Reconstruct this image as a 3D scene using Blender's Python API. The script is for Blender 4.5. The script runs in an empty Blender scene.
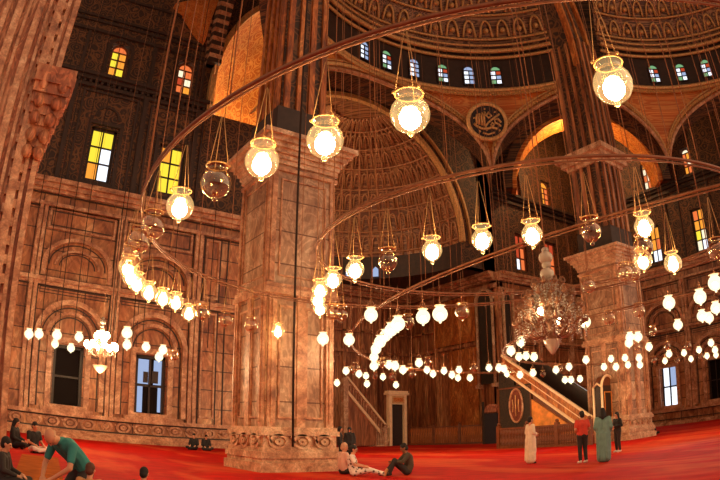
import bpy, bmesh, math, random
from math import sin, cos, pi, radians, sqrt, atan2, asin, hypot
from mathutils import Vector, Matrix
random.seed(7)
SC = bpy.context.scene
COL = SC.collection
# ------------------------------------------------------------------ camera model (equisolid fisheye)
FPX, PITCH, ROLL, YAW, EYE = 611.3, radians(18.045), radians(-0.216), radians(34.405), 1.5
def _basis():
    fw = Vector((0, cos(PITCH), sin(PITCH))); r0 = Vector((1, 0, 0)); u0 = Vector((0, -sin(PITCH), cos(PITCH)))
    r = cos(ROLL) * r0 + sin(ROLL) * u0; u = -sin(ROLL) * r0 + cos(ROLL) * u0
    Rz = Matrix.Rotation(-YAW, 3, 'Z')
    return Rz @ fw, Rz @ r, Rz @ u
FW, RT, UP = _basis()
def ray(px, py):
    dx, dy = (px - 360) / FPX, -(py - 240) / FPX
    R = hypot(dx, dy) + 1e-9; th = 2 * asin(R / 2)
    return (cos(th) * FW + sin(th) * (dx / R * RT + dy / R * UP)).normalized()
E0 = Vector((0, 0, EYE))
def on_z(px, py, z): d = ray(px, py); return E0 + d * ((z - EYE) / d.z)
def on_y(px, py, y): d = ray(px, py); return E0 + d * (y / d.y)
def on_x(px, py, x): d = ray(px, py); return E0 + d * (x / d.x)
def at(px, py, dist): d = ray(px, py); return E0 + d * (dist / hypot(d.x, d.y))
cam = bpy.data.cameras.new('camera'); co = bpy.data.objects.new('camera', cam); COL.objects.link(co)
cam.type = 'PANO'; cam.panorama_type = 'FISHEYE_EQUISOLID'
cam.sensor_fit = 'HORIZONTAL'; cam.sensor_width = 36; cam.fisheye_lens = FPX / 20.0; cam.fisheye_fov = radians(180)
cam.clip_end = 500
M = Matrix((RT, UP, -FW)).transposed().to_4x4(); M.translation = E0; co.matrix_world = M
SC.camera = co
# ------------------------------------------------------------------ materials
MATS = {}
def lin(r, g, b):
    f = lambda c: (c / 12.92 if c <= 0.04045 else ((c + 0.055) / 1.055) ** 2.4)
    return (f(r / 255), f(g / 255), f(b / 255), 1)
class NB:
    def __init__(s, name):
        s.m = bpy.data.materials.new(name); s.m.use_nodes = True; s.t = s.m.node_tree; s.t.nodes.clear()
        s.out = s.n('ShaderNodeOutputMaterial'); MATS[name] = s.m
    def n(s, typ, **kw):
        x = s.t.nodes.new(typ)
        for k, v in kw.items():
            if k.startswith('_'): setattr(x, k[1:], v)
            else: x.inputs[k.replace('__', ' ')].default_value = v
        return x
    def l(s, a, b): s.t.links.new(a, b)
    def bsdf(s, rough=0.5, metal=0.0, color=None, spec=0.5):
        b = s.n('ShaderNodeBsdfPrincipled'); b.inputs['Roughness'].default_value = rough; b.inputs['Metallic'].default_value = metal
        b.inputs['Specular IOR Level'].default_value = spec
        if color: b.inputs['Base Color'].default_value = color
        s.l(b.outputs[0], s.out.inputs[0]); s.b = b; return b
    def coord(s, scale=(1, 1, 1), wall=False):
        tc = s.n('ShaderNodeTexCoord'); src = tc.outputs['Object']
        if wall:   # (x + y, z): one sheet over walls of either direction
            sp = s.n('ShaderNodeSeparateXYZ'); s.l(src, sp.inputs[0])
            ad = s.n('ShaderNodeMath', _operation='ADD'); s.l(sp.outputs[0], ad.inputs[0]); s.l(sp.outputs[1], ad.inputs[1])
            cb = s.n('ShaderNodeCombineXYZ'); s.l(ad.outputs[0], cb.inputs[0]); s.l(sp.outputs[2], cb.inputs[1]); src = cb.outputs[0]
        mp = s.n('ShaderNodeMapping'); mp.inputs['Scale'].default_value = scale; s.l(src, mp.inputs[0]); return mp.outputs[0]
    def noise(s, vec, scale, detail=6, rough=.6, dist=0.0):
        x = s.n('ShaderNodeTexNoise', Scale=scale, Detail=detail, Roughness=rough, Distortion=dist); s.l(vec, x.inputs['Vector']); return x.outputs['Fac']
    def ramp(s, fac, stops):
        r = s.n('ShaderNodeValToRGB'); e = r.color_ramp.elements
        while len(e) < len(stops): e.new(.5)
        for i, (p, c) in enumerate(stops): e[i].position = p; e[i].color = c
        s.l(fac, r.inputs[0]); return r.outputs[0]
    def mix(s, fac, a, b, mode='MIX'):
        x = s.n('ShaderNodeMix', _data_type='RGBA', _blend_type=mode)
        for i, v in ((0, fac), (6, a), (7, b)):
            if hasattr(v, 'links') or hasattr(v, 'is_linked'): s.l(v, x.inputs[i])
            else: x.inputs[i].default_value = v
        return x.outputs[2]
    def bump(s, h, strength=.3, dist=.1):
        b = s.n('ShaderNodeBump', Strength=strength, Distance=dist); s.l(h, b.inputs['Height']); s.l(b.outputs[0], s.b.inputs['Normal'])
def marble(name, cols, scale=.35, rough=.35, stretch=(1, 1, 1), blocks=None, joint=.1, vein=.5, swirl=.55):
    b = NB(name); b.bsdf(rough)
    v = b.coord(stretch)
    n1 = b.noise(v, scale, 8, .62, 1.6); n2 = b.noise(v, scale * 7, 5, .62, .8)
    c = b.ramp(n1, [(.30, cols[0]), (.42, cols[1]), (.54, cols[2]), (.66, cols[3])])
    n3 = b.noise(v, scale * 1.5, 3, .5, .9)
    ml = b.n('ShaderNodeMath', _operation='MULTIPLY'); ml.inputs[1].default_value = 58; b.l(n3, ml.inputs[0])
    sn = b.n('ShaderNodeMath', _operation='SINE'); b.l(ml.outputs[0], sn.inputs[0])
    sw = b.ramp(sn.outputs[0], [(.0, (.42, .33, .27, 1)), (.45, (1, 1, 1, 1))])
    c = b.mix(swirl, c, sw, 'MULTIPLY')
    dk = b.ramp(n2, [(.36, (0.25, 0.2, 0.17, 1)), (.54, (1, 1, 1, 1))])
    c = b.mix(vein, c, dk, 'MULTIPLY')
    if blocks:
        w = b.coord((1, 1, 1), wall=True)
        br = b.n('ShaderNodeTexBrick', Scale=1.0, Mortar__Size=blocks[2] if len(blocks) > 2 else .045, Mortar__Smooth=.25, Brick__Width=blocks[0], Row__Height=blocks[1])
        br.offset = 0.0; b.l(w, br.inputs['Vector'])
        br.inputs['Color1'].default_value = (1, 1, 1, 1); br.inputs['Color2'].default_value = (.66, .6, .57, 1); br.inputs['Mortar'].default_value = (joint, joint * .7, joint * .55, 1)
        c = b.mix(1.0, c, br.outputs['Color'], 'MULTIPLY')
    b.l(c, b.b.inputs['Base Color']); b.bump(n2, .3, .06)
    return b.m
def ornament(name, dark, light, scale=1.0, rough=.55, amount=.5, metal=0.0, wall=True):
    """painted and gilded arabesque: rings, scrolls and dots over a ground colour"""
    b = NB(name); b.bsdf(rough, metal)
    v = b.coord((scale, scale, scale), wall=wall)
    ds = b.n('ShaderNodeTexNoise', Scale=1.3, Detail=2.0); b.l(v, ds.inputs['Vector'])
    vv = b.n('ShaderNodeVectorMath', _operation='ADD'); b.l(v, vv.inputs[0])
    sc = b.n('ShaderNodeVectorMath', _operation='SCALE', Scale=.5); b.l(ds.outputs['Color'], sc.inputs[0]); b.l(sc.outputs[0], vv.inputs[1])
    vo = b.n('ShaderNodeTexVoronoi', Scale=1.6, _feature='DISTANCE_TO_EDGE'); b.l(vv.outputs[0], vo.inputs['Vector'])
    wv = b.n('ShaderNodeTexVoronoi', Scale=1.6); b.l(vv.outputs[0], wv.inputs['Vector'])
    sn = b.n('ShaderNodeMath', _operation='SINE'); ml = b.n('ShaderNodeMath', _operation='MULTIPLY'); ml.inputs[1].default_value = 26
    b.l(wv.outputs['Distance'], ml.inputs[0]); b.l(ml.outputs[0], sn.inputs[0])
    k = b.ramp(sn.outputs[0], [(.35, (0, 0, 0, 1)), (.9, (amount, amount, amount, 1))])
    e = b.ramp(vo.outputs['Distance'], [(.02, (1, 1, 1, 1)), (.07, (0, 0, 0, 1))])
    f = b.mix(1.0, k, b.mix(amount, (0, 0, 0, 1), e), 'LIGHTEN')
    c = b.mix(f, dark, light)
    n = b.noise(v, .8, 4); c = b.mix(.6, c, b.ramp(n, [(.3, (.55, .5, .5, 1)), (.65, (1.15, 1.1, 1.05, 1))]), 'MULTIPLY')
    b.l(c, b.b.inputs['Base Color']); b.bump(f, .4, .05)
    return b.m
def plain(name, color, rough=.6, metal=0.0, var=.25, scale=3.0, bump=.15):
    b = NB(name); b.bsdf(rough, metal); v = b.coord()
    n = b.noise(v, scale, 5)
    c = b.mix(1.0, color, b.ramp(n, [(.3, (1 - var,) * 3 + (1,)), (.7, (1 + var,) * 3 + (1,))]), 'MULTIPLY')
    b.l(c, b.b.inputs['Base Color'])
    if bump: b.bump(n, bump, .02)
    return b.m
def glow(name, color, strength):
    b = NB(name); e = b.n('ShaderNodeEmission', Strength=strength); e.inputs[0].default_value = color
    b.l(e.outputs[0], b.out.inputs[0]); return b.m
def thin_glass(name, tint, gloss=.12, emit=0.0, ecol=(1, .75, .4, 1)):
    b = NB(name)
    t = b.n('ShaderNodeBsdfTransparent'); t.inputs[0].default_value = tint
    g = b.n('ShaderNodeBsdfGlossy', Roughness=.05); g.inputs[0].default_value = (1, .9, .75, 1)
    lw = b.n('ShaderNodeLayerWeight', Blend=.25)
    ad = b.n('ShaderNodeMath', _operation='MULTIPLY_ADD'); ad.inputs[1].default_value = .75; ad.inputs[2].default_value = gloss; ad.use_clamp = True
    b.l(lw.outputs['Facing'], ad.inputs[0])
    mx = b.n('ShaderNodeMixShader'); b.l(ad.outputs[0], mx.inputs[0]); b.l(t.outputs[0], mx.inputs[1]); b.l(g.outputs[0], mx.inputs[2])
    last = mx.outputs[0]
    if emit:
        e = b.n('ShaderNodeEmission', Strength=emit); e.inputs[0].default_value = ecol
        a = b.n('ShaderNodeAddShader'); b.l(last, a.inputs[0]); b.l(e.outputs[0], a.inputs[1]); last = a.outputs[0]
    b.l(last, b.out.inputs[0]); return b.m
# ------------------------------------------------------------------ mesh builder
class MB:
    def __init__(s): s.v = []; s.f = []; s.sm = []
    def add(s, vs, fs, smooth=False):
        o = len(s.v); s.v += [tuple(v) for v in vs]; s.f += [tuple(i + o for i in f) for f in fs]; s.sm += [smooth] * len(fs); return s
    def box(s, lo, hi, M=None):
        x0, y0, z0 = lo; x1, y1, z1 = hi
        vs = [Vector(p) for p in ((x0, y0, z0), (x1, y0, z0), (x1, y1, z0), (x0, y1, z0), (x0, y0, z1), (x1, y0, z1), (x1, y1, z1), (x0, y1, z1))]
        if M: vs = [M @ v for v in vs]
        return s.add(vs, [(0, 3, 2, 1), (4, 5, 6, 7), (0, 1, 5, 4), (1, 2, 6, 5), (2, 3, 7, 6), (3, 0, 4, 7)])
    def tube(s, pts, r, n=6, closed=False, cap=True):
        pts = [Vector(p) for p in pts]; N = len(pts); rs = r if isinstance(r, (list, tuple)) else [r] * N
        vs = []; prev = None
        for i, p in enumerate(pts):
            if closed: t = pts[(i + 1) % N] - pts[i - 1]
            else: t = pts[min(i + 1, N - 1)] - pts[max(i - 1, 0)]
            t.normalize()
            if prev is None:
                a = Vector((0, 0, 1)) if abs(t.z) < .9 else Vector((1, 0, 0)); u = t.cross(a).normalized()
            else: u = (prev - t * prev.dot(t)).normalized()
            prev = u; w = t.cross(u)
            vs += [p + rs[i] * (cos(2 * pi * k / n) * u + sin(2 * pi * k / n) * w) for k in range(n)]
        fs = []
        for i in range(N if closed else N - 1):
            j = (i + 1) % N
            fs += [(i * n + k, i * n + (k + 1) % n, j * n + (k + 1) % n, j * n + k) for k in range(n)]
        if not closed and cap: fs += [tuple(range(n))[::-1], tuple((N - 1) * n + k for k in range(n))]
        return s.add(vs, fs, True)
    def lathe(s, prof, n=16, c=(0, 0, 0), a0=0.0, a1=2 * pi, M=None, smooth=True):
        full = abs(a1 - a0 - 2 * pi) < 1e-6; K = n if full else n + 1; vs = []; c = Vector(c)
        for k in range(K):
            a = a0 + (a1 - a0) * k / n
            vs += [(c + Vector((r * cos(a), r * sin(a), z))) for r, z in prof]
        if M: vs = [M @ v for v in vs]
        m = len(prof); fs = []
        for k in range(n):
            q = (k + 1) % K
            for i in range(m - 1): fs.append((k * m + i, q * m + i, q * m + i + 1, k * m + i + 1))
        return s.add(vs, fs, smooth)
    def prism(s, poly, fr, d):
        """poly: 2-D points; fr: function (a, b, depth) -> point; extruded from depth 0 to d"""
        n = len(poly); vs = [fr(a, b, 0) for a, b in poly] + [fr(a, b, d) for a, b in poly]
        return s.add(vs, [tuple(range(n)), tuple(range(2 * n - 1, n - 1, -1))] + [(i, i + n, (i + 1) % n + n, (i + 1) % n) for i in range(n)])
    def strip(s, A, B, closed=False):
        """faces between two polylines"""
        n = len(A); return s.add(list(A) + list(B), [(i, (i + 1) % n, n + (i + 1) % n, n + i) for i in range(n if closed else n - 1)])
    def sphere(s, c, r, n=12, m=8, sc=(1, 1, 1)):
        prof = [(r * sin(pi * i / m), -r * cos(pi * i / m)) for i in range(m + 1)]
        o = len(s.v); s.lathe(prof, n); c = Vector(c)
        for i in range(o, len(s.v)):
            v = s.v[i]; s.v[i] = (v[0] * sc[0] + c.x, v[1] * sc[1] + c.y, v[2] * sc[2] + c.z)
        return s
    def build(s, name, mat, parent=None, kind=None, label=None, cat=None, group=None, loc=None):
        me = bpy.data.meshes.new(name); me.from_pydata(s.v, [], s.f); me.polygons.foreach_set('use_smooth', s.sm); me.update()
        bm = bmesh.new(); bm.from_mesh(me); bmesh.ops.remove_doubles(bm, verts=bm.verts, dist=1e-5); bmesh.ops.recalc_face_normals(bm, faces=bm.faces); bm.to_mesh(me); bm.free()
        if isinstance(mat, str): mat = MATS[mat]
        me.materials.append(mat)
        o = bpy.data.objects.new(name, me); COL.objects.link(o)
        if parent: o.parent = parent
        if loc is not None: o.location = loc
        return tag(o, label, cat, group, kind)
def tag(o, label=None, cat=None, group=None, kind=None):
    if label: o['label'] = label
    if cat: o['category'] = cat
    if group: o['group'] = group
    if kind: o['kind'] = kind
    return o
def empty(name, loc, label=None, cat=None, group=None, rz=0.0, kind=None):
    o = bpy.data.objects.new(name, None); COL.objects.link(o); o.location = loc; o.rotation_euler = (0, 0, rz); o.empty_display_size = .2
    return tag(o, label, cat, group, kind)
def copy_tree(o, parent=None):
    c = o.copy(); COL.objects.link(c)
    if parent: c.parent = parent
    for ch in list(o.children): copy_tree(ch, c)
    return c
def arc(cx, cz, r, a0, a1, n, rz=None):
    rz = rz or r
    return [(cx + r * cos(a0 + (a1 - a0) * i / n), cz + rz * sin(a0 + (a1 - a0) * i / n)) for i in range(n + 1)]
def WY(y):   # frame of a wall facing -Y: a = x, b = z, depth towards the room
    return lambda a, b, d: Vector((a, y - d, b))
def WX(x):   # frame of a wall facing -X: a = y
    return lambda a, b, d: Vector((x - d, a, b))
def fbar(mb, fr, a0, b0, a1, b1, w, d, d0=0.0):
    """straight moulding of width w and depth d along a wall from (a0,b0) to (a1,b1)"""
    L = hypot(a1 - a0, b1 - b0); ux, uz = (a1 - a0) / L, (b1 - b0) / L; h = w / 2
    q = [(a0 - uz * h, b0 + ux * h), (a1 - uz * h, b1 + ux * h), (a1 + uz * h, b1 - ux * h), (a0 + uz * h, b0 - ux * h)]
    mb.prism(q, lambda a, b, t: fr(a, b, d0 + t), d)
def frect(mb, fr, a0, b0, a1, b1, d0, d1):
    mb.prism([(a0, b0), (a1, b0), (a1, b1), (a0, b1)], lambda a, b, t: fr(a, b, d0 + t), d1 - d0)
def fframe(mb, fr, a0, b0, a1, b1, w, d, d0=0.0):
    for q in ((a0, b0, a1, b0 + w), (a0, b1 - w, a1, b1), (a0, b0 + w, a0 + w, b1 - w), (a1 - w, b0 + w, a1, b1 - w)): frect(mb, fr, *q, d0, d0 + d)
def farch(mb, fr, cx, cz, r0, r1, d, n=18, d0=0.0, a0=0.0, a1=pi, rz=1.0):
    """semicircular archivolt"""
    I = arc(cx, cz, r0, a0, a1, n, r0 * rz); O = arc(cx, cz, r1, a0, a1, n, r1 * rz)
    for i in range(n):
        mb.prism([I[i], I[i + 1], O[i + 1], O[i]], lambda a, b, t: fr(a, b, d0 + t), d)
# ------------------------------------------------------------------ palette
M_ = marble
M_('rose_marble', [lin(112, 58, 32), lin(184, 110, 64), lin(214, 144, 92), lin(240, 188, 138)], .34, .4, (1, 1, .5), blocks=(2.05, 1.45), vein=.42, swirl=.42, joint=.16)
M_('pillar_marble', [lin(126, 84, 60), lin(186, 138, 104), lin(212, 168, 132), lin(238, 204, 170)], .62, .38, (1, 1, .6), blocks=(9.0, 1.28, .03), vein=.36, swirl=.45, joint=.3)
M_('carved_stone', [lin(130, 66, 40), lin(188, 106, 68), lin(216, 142, 98), lin(240, 182, 138)], .9, .5, (1, 1, .3), vein=.65)
M_('pale_marble', [lin(150, 100, 72), lin(198, 146, 110), lin(222, 176, 138), lin(242, 206, 170)], 1.0, .36, vein=.45, swirl=.3)
M_('moulding_marble', [lin(128, 78, 52), lin(184, 122, 86), lin(212, 154, 114), lin(238, 190, 150)], .8, .4, vein=.4, swirl=.25)
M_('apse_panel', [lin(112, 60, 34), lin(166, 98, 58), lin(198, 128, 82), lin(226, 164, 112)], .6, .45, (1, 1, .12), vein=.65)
M_('orange_panel', [lin(130, 66, 24), lin(184, 98, 38), lin(206, 122, 56), lin(230, 156, 84)], .7, .5, (1, 1, .3), vein=.5)
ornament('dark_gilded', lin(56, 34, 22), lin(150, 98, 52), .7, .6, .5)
ornament('dome_gilded', lin(98, 60, 44), lin(208, 156, 112), .9, .5, .6)
ornament('semidome_gilded', lin(116, 70, 46), lin(214, 156, 104), .8, .5, .55)
ornament('orange_gilded', lin(206, 106, 36), lin(240, 170, 90), .9, .5, .55)
ornament('amber_plaster', lin(196, 104, 34), lin(236, 170, 84), .6, .55, .75)
plain('oval_red', lin(120, 52, 30), .6, 0, .4, 4)
ornament('drape', lin(40, 30, 20), lin(92, 64, 36), 2.5, .7, .35)
plain('gilt', lin(220, 168, 108), .42, .25, .3, 6)
plain('dark_band', lin(58, 38, 28), .6, 0, .3, 2)
plain('dark_wood', lin(44, 24, 14), .5, 0, .3, 4)
plain('brown_wood', lin(112, 58, 26), .45, 0, .3, 4)
plain('golden_wood', lin(236, 146, 62), .42, .1, .35, 2)
plain('bronze', lin(150, 104, 76), .35, .3, .3, 6)
plain('soft_gilt', lin(176, 122, 82), .5, 0, .3, 5)
plain('iron', lin(146, 94, 64), .45, .3, .25, 5)
plain('rope', lin(150, 96, 62), .7, 0, .2, 8, 0)
plain('dark_rope', lin(40, 22, 14), .8, 0, .2, 8, 0)
plain('ink', lin(34, 20, 24), .6, 0, .2, 3, 0)
glow('yellow_pane', lin(236, 208, 58), 1.0); glow('amber_pane', lin(238, 150, 52), .95); glow('orange_pane', lin(226, 112, 58), .9)
glow('white_pane', lin(226, 232, 244), 1.25); glow('blue_pane', lin(150, 166, 200), .9); glow('green_pane', lin(120, 170, 120), .8); glow('cream_pane', lin(246, 226, 190), 1.0); glow('red_pane', lin(190, 70, 40), .8)
b = NB('dark_glass'); b.bsdf(.6, 0, lin(20, 9, 7), .1)
plain('bright_marble', lin(250, 216, 172), .35, 0, .1, 3)
# carpet
b = NB('carpet'); b.bsdf(.85, 0, None, .06); v = b.coord()
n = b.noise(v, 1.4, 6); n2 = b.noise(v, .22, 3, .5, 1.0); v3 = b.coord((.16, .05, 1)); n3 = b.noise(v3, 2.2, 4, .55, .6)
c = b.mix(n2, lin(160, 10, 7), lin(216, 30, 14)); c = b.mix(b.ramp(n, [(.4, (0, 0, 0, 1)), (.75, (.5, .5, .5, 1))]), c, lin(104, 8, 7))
c = b.mix(b.ramp(n3, [(.50, (0, 0, 0, 1)), (.63, (.42, .42, .42, 1))]), c, lin(226, 104, 56))  # peach streaks: patches of light on the carpet, put into its colour
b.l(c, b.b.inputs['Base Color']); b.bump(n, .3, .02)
# ------------------------------------------------------------------ floor
LY, RX, AX0, AX1, AY = 43.2, 63.8, 19.6, 47.2, 57.7
CZ = 18.15
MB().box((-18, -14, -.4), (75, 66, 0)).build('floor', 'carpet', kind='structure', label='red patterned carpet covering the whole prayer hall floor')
FL = WY(LY); FR = WX(RX)
def wall_with_holes(mb, fr, a0, a1, b0, b1, holes, t=1.0):
    """rectangular openings, none overlapping in a; the wall goes back by t"""
    x = a0
    for h0, h1, z0, z1 in sorted(holes):
        if h0 > x: frect(mb, fr, x, b0, h0, b1, -t, 0)
        if z0 > b0: frect(mb, fr, h0, b0, h1, z0, -t, 0)
        if z1 < b1: frect(mb, fr, h0, z1, h1, b1, -t, 0)
        x = h1
    if x < a1: frect(mb, fr, x, b0, a1, b1, -t, 0)
TR = [0]
def trim(mb, mat, label=None):
    TR[0] += 1; return mb.build('trim_%d' % TR[0], mat, kind='structure', label=label)
WN = [0]
def window(fr, a0, a1, b0, b1, panes, cols, rows, arched=False, label='', wood='dark_wood', bar=.1, inset=.35, fw=.22):
    """panes: list of materials row by row from the bottom"""
    WN[0] += 1
    root = MB(); rise = (a1 - a0) / 2 if arched else 0; bs = b1 - rise
    fframe_pts = MB()
    for q in ((a0, b0, a1, b0 + fw), (a0, b0 + fw, a0 + fw, bs), (a1 - fw, b0 + fw, a1, bs)): frect(root, fr, *q, -inset - .12, -inset + .08)
    if arched: farch(root, fr, (a0 + a1) / 2, bs, rise - fw, rise, .2, 12, -inset - .12)
    else: frect(root, fr, a0, b1 - fw, a1, b1, -inset - .12, -inset + .08)
    w = root.build('window_%d' % WN[0], wood, kind='structure', label=label)
    g = MB(); ia0, ia1, ib0 = a0 + fw, a1 - fw, b0 + fw; ib1 = bs if arched else b1 - fw
    for i in range(1, cols): x = ia0 + (ia1 - ia0) * i / cols; frect(g, fr, x - bar / 2, ib0, x + bar / 2, ib1, -inset - .1, -inset + .05)
    for j in range(1, rows + (1 if arched else 0)): z = ib0 + (ib1 - ib0) * j / rows; frect(g, fr, ia0, z - bar / 2, ia1, z + bar / 2, -inset - .1, -inset + .05)
    if g.v: g.build('muntin', wood, w)
    k = 0; byk = {}
    for j in range(rows):
        for i in range(cols):
            m = panes[k % len(panes)]; k += 1
            byk.setdefault(m, MB())
            frect(byk[m], fr, ia0 + (ia1 - ia0) * i / cols, ib0 + (ib1 - ib0) * j / rows, ia0 + (ia1 - ia0) * (i + 1) / cols, ib0 + (ib1 - ib0) * (j + 1) / rows, -inset - .08, -inset - .05)
    if arched:
        m = panes[k % len(panes)]; byk.setdefault(m, MB()); c = (a0 + a1) / 2
        byk[m].prism(arc(c, bs, rise - fw, 0, pi, 12), lambda a, b, t: fr(a, b, -inset - .08 + t), .03)
    for m, mb in byk.items(): mb.build('pane', m, w)
    return w
# ------------------------------------------------------------------ left wall (the prayer wall)
lowwin = [(4.02, 6.26, 2.05, 6.45), (10.2, 12.5, 2.05, 6.5)]
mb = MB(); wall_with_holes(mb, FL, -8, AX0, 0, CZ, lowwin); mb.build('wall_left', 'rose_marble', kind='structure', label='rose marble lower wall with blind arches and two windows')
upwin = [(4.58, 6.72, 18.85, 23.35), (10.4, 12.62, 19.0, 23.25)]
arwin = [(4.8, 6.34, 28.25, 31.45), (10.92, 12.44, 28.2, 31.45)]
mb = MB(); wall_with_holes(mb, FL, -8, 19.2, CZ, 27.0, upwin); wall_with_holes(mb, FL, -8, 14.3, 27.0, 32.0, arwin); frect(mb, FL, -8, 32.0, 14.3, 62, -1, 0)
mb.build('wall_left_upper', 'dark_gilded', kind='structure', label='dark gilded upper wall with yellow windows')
def bay(mb, mm, fr, x0, x1, wa, wb, cx):
    """relief of one bay: pilasters, window surround with an arch, string courses, blind arch and panels"""
    # window surround
    fframe(mm, fr, wa - .5, 1.85, wb + .5, 6.95, .4, .24)
    frect(mm, fr, wa - .8, 1.75, wb + .8, 2.02, 0, .42)
    farch(mm, fr, cx, 6.95, 2.3, 2.68, .34, 24); farch(mm, fr, cx, 6.95, 1.6, 1.85, .26, 20)
    for s in (-1, 1): frect(mm, fr, cx + s * 2.49 - .19, 2.02, cx + s * 2.49 + .19, 6.95, 0, .3)
    # the tall blind arch above
    farch(mm, fr, cx, 12.0, 2.35, 2.7, .34, 22, rz=.78); farch(mm, fr, cx, 12.0, 1.55, 1.72, .2, 20, rz=.72)
    for sx in (-1, 1): frect(mm, fr, cx + sx * 2.525 - .17, 11.1, cx + sx * 2.525 + .17, 12.0, 0, .34)
    fframe(mm, fr, cx - 2.6, 14.6, cx + 2.6, 16.2, .14, .12)
    # dark strips that paint in the shadow lines beside the mouldings
    for r, z, k in ((2.08, 6.95, 1.0), (1.4, 6.95, 1.0), (2.1, 12.0, .76), (1.3, 12.0, .7)): farch(SHADE_LINES, fr, cx, z, r, r + .09, .06, 24, rz=k)
    fframe(SHADE_LINES, fr, cx - 2.4, 14.85, cx + 2.4, 15.95, .07, .03); fframe(SHADE_LINES, fr, cx - 2.6, 9.9, cx + 2.6, 10.35, .06, .03)
    for s in (-1, 1):
        frect(SHADE_LINES, fr, cx + s * 2.2 - .05, 2.02, cx + s * 2.2 + .05, 6.95, 0, .05)
        frect(SHADE_LINES, fr, cx + s * 2.75 - .05, 1.77, cx + s * 2.75 + .05, 16.2, 0, .06)
SHADE_LINES = MB()  # collects the dark strips that stand in for shadow lines
def scrolls(mb, fr, x0, x1, z, step):
    n = max(1, int((x1 - x0) / step)); st = (x1 - x0) / n
    for i in range(n):
        c = x0 + st * (i + .5)
        k = st / 1.05; farch(mb, fr, c, z, .3 * k, .44 * k, .1, 16, 0, 0, 2 * pi, .72); farch(mb, fr, c, z, .05 * k, .19 * k, .14, 12, 0, 0, 2 * pi, .72); fbar(mb, fr, c - .5 * k, z + .2, c - .3 * k, z - .05, .07, .1)
mm = MB()
for a, b_ in ((2.02, 8.24), (8.24, 14.46)):
    w = lowwin[0] if a < 5 else lowwin[1]; bay(None, mm, FL, a, b_, w[0], w[1], (w[0] + w[1]) / 2)
for x in (-4.2, 2.02, 8.24, 14.46):
    for dx in (-.18, .18): frect(mm, FL, x + dx - .14, 1.77, x + dx + .14, 16.2, 0, .34)
for z0, z1, d in ((0, .35, .5), (.35, .6, .4), (1.5, 1.77, .36), (10.7, 11.0, .42), (10.45, 10.7, .26), (16.2, 16.45, .4), (17.2, 17.45, .45), (17.45, 17.8, .7), (17.8, 18.15, .95)):
    frect(mm, FL, -8, z0, AX0, z1, 0, d)
scrolls(mm, FL, -3, AX0 - .4, 1.06, 1.25)
fframe(mm, FL, 15.1, 2.2, 16.3, 10.2, .14, .14); fframe(mm, FL, 15.1, 11.3, 16.3, 16, .14, .14)
trim(mm, 'moulding_marble', 'carved marble mouldings, pilasters and blind arches of the lower wall')
mu = MB()
for z0, z1, d in ((26.6, 26.9, .3), (27.15, 27.45, .5), (27.45, 27.75, .8), (31.95, 32.2, .3)): frect(mu, FL, -8, z0, 13.5 if z0 > 30 else 14.2, z1, 0, d)
for i in range(44): frect(mu, FL, -8 + i * .5, 26.9, -7.78 + i * .5, 27.15, 0, .4)
for cx, ww in ((5.65, 2.2), (11.5, 2.3)):
    fframe(mu, FL, cx - ww / 2 - .4, CZ + .3, cx + ww / 2 + .4, 23.8, .28, .2)
    fframe(mu, FL, cx - 2.4, CZ + .3, cx + 2.4, 26.4, .16, .16); farch(mu, FL, cx, 24.2, .9, 1.05, .12, 14)
for cx in (5.57, 11.68):
    farch(mu, FL, cx, 30.7, .95, 1.2, .16, 14)
    for s in (-1, 1): frect(mu, FL, cx + s * 1.07 - .12, 28.0, cx + s * 1.07 + .12, 30.7, 0, .16)
for x in (2.5, 8.6, 13.2): frect(mu, FL, x - .18, CZ, x + .18, 26.6, 0, .3); frect(mu, FL, x - .14, 27.75, x + .14, 31.9, 0, .22)
for z in (33.0, 33.5, 36): frect(mu, FL, -8, z, 13.4, z + .22, 0, .2)
trim(mu, 'dark_band', 'dark cornices and frames of the upper wall')
# lower windows
window(FL, *lowwin[0], ['dark_glass'], 1, 2, label='dark lower window under the lit chandelier', bar=.14)
W = window(FL, *lowwin[1], ['dark_glass'], 2, 2, label='lower window with bright white panes at its edges', bar=.14)
mb = MB()
frect(mb, FL, 10.45, 4.4, 11.25, 6.2, -.42, -.36); frect(mb, FL, 10.45, 2.3, 10.85, 4.25, -.42, -.36); frect(mb, FL, 12.02, 2.4, 12.25, 4.2, -.42, -.36); frect(mb, FL, 11.65, 4.4, 12.25, 6.2, -.42, -.36)
mb.build('pane', 'blue_pane', W, label='bright daylit pane')
mb = MB(); frect(mb, FL, 10.85, 4.5, 11.22, 5.3, -.36, -.3); frect(mb, FL, 11.5, 4.5, 12.0, 5.4, -.36, -.3); mb.build('shutter', 'dark_wood', W)
yp = ['white_pane', 'yellow_pane', 'amber_pane', 'yellow_pane', 'yellow_pane', 'yellow_pane']
window(FL, *upwin[0], ['amber_pane', 'white_pane', 'yellow_pane', 'white_pane', 'yellow_pane', 'yellow_pane'], 2, 3, label='yellow upper window with one bright white pane, left of the pair', bar=.12)
window(FL, *upwin[1], ['yellow_pane', 'yellow_pane', 'yellow_pane', 'yellow_pane', 'amber_pane', 'yellow_pane'], 2, 3, label='plain yellow upper window, right of the pair', bar=.12)
ap = ['amber_pane', 'yellow_pane', 'yellow_pane', 'amber_pane', 'yellow_pane', 'amber_pane', 'orange_pane']
window(FL, *arwin[0], ap, 2, 3, True, label='round-arched yellow window high on the dark wall, left of the pair', wood='brown_wood', bar=.1, fw=.16)
window(FL, *arwin[1], ['orange_pane', 'amber_pane', 'red_pane', 'cream_pane', 'cream_pane', 'orange_pane', 'orange_pane'], 2, 3, True, label='round-arched orange and white window high on the dark wall, right of the pair', wood='brown_wood', bar=.1, fw=.16)
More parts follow.
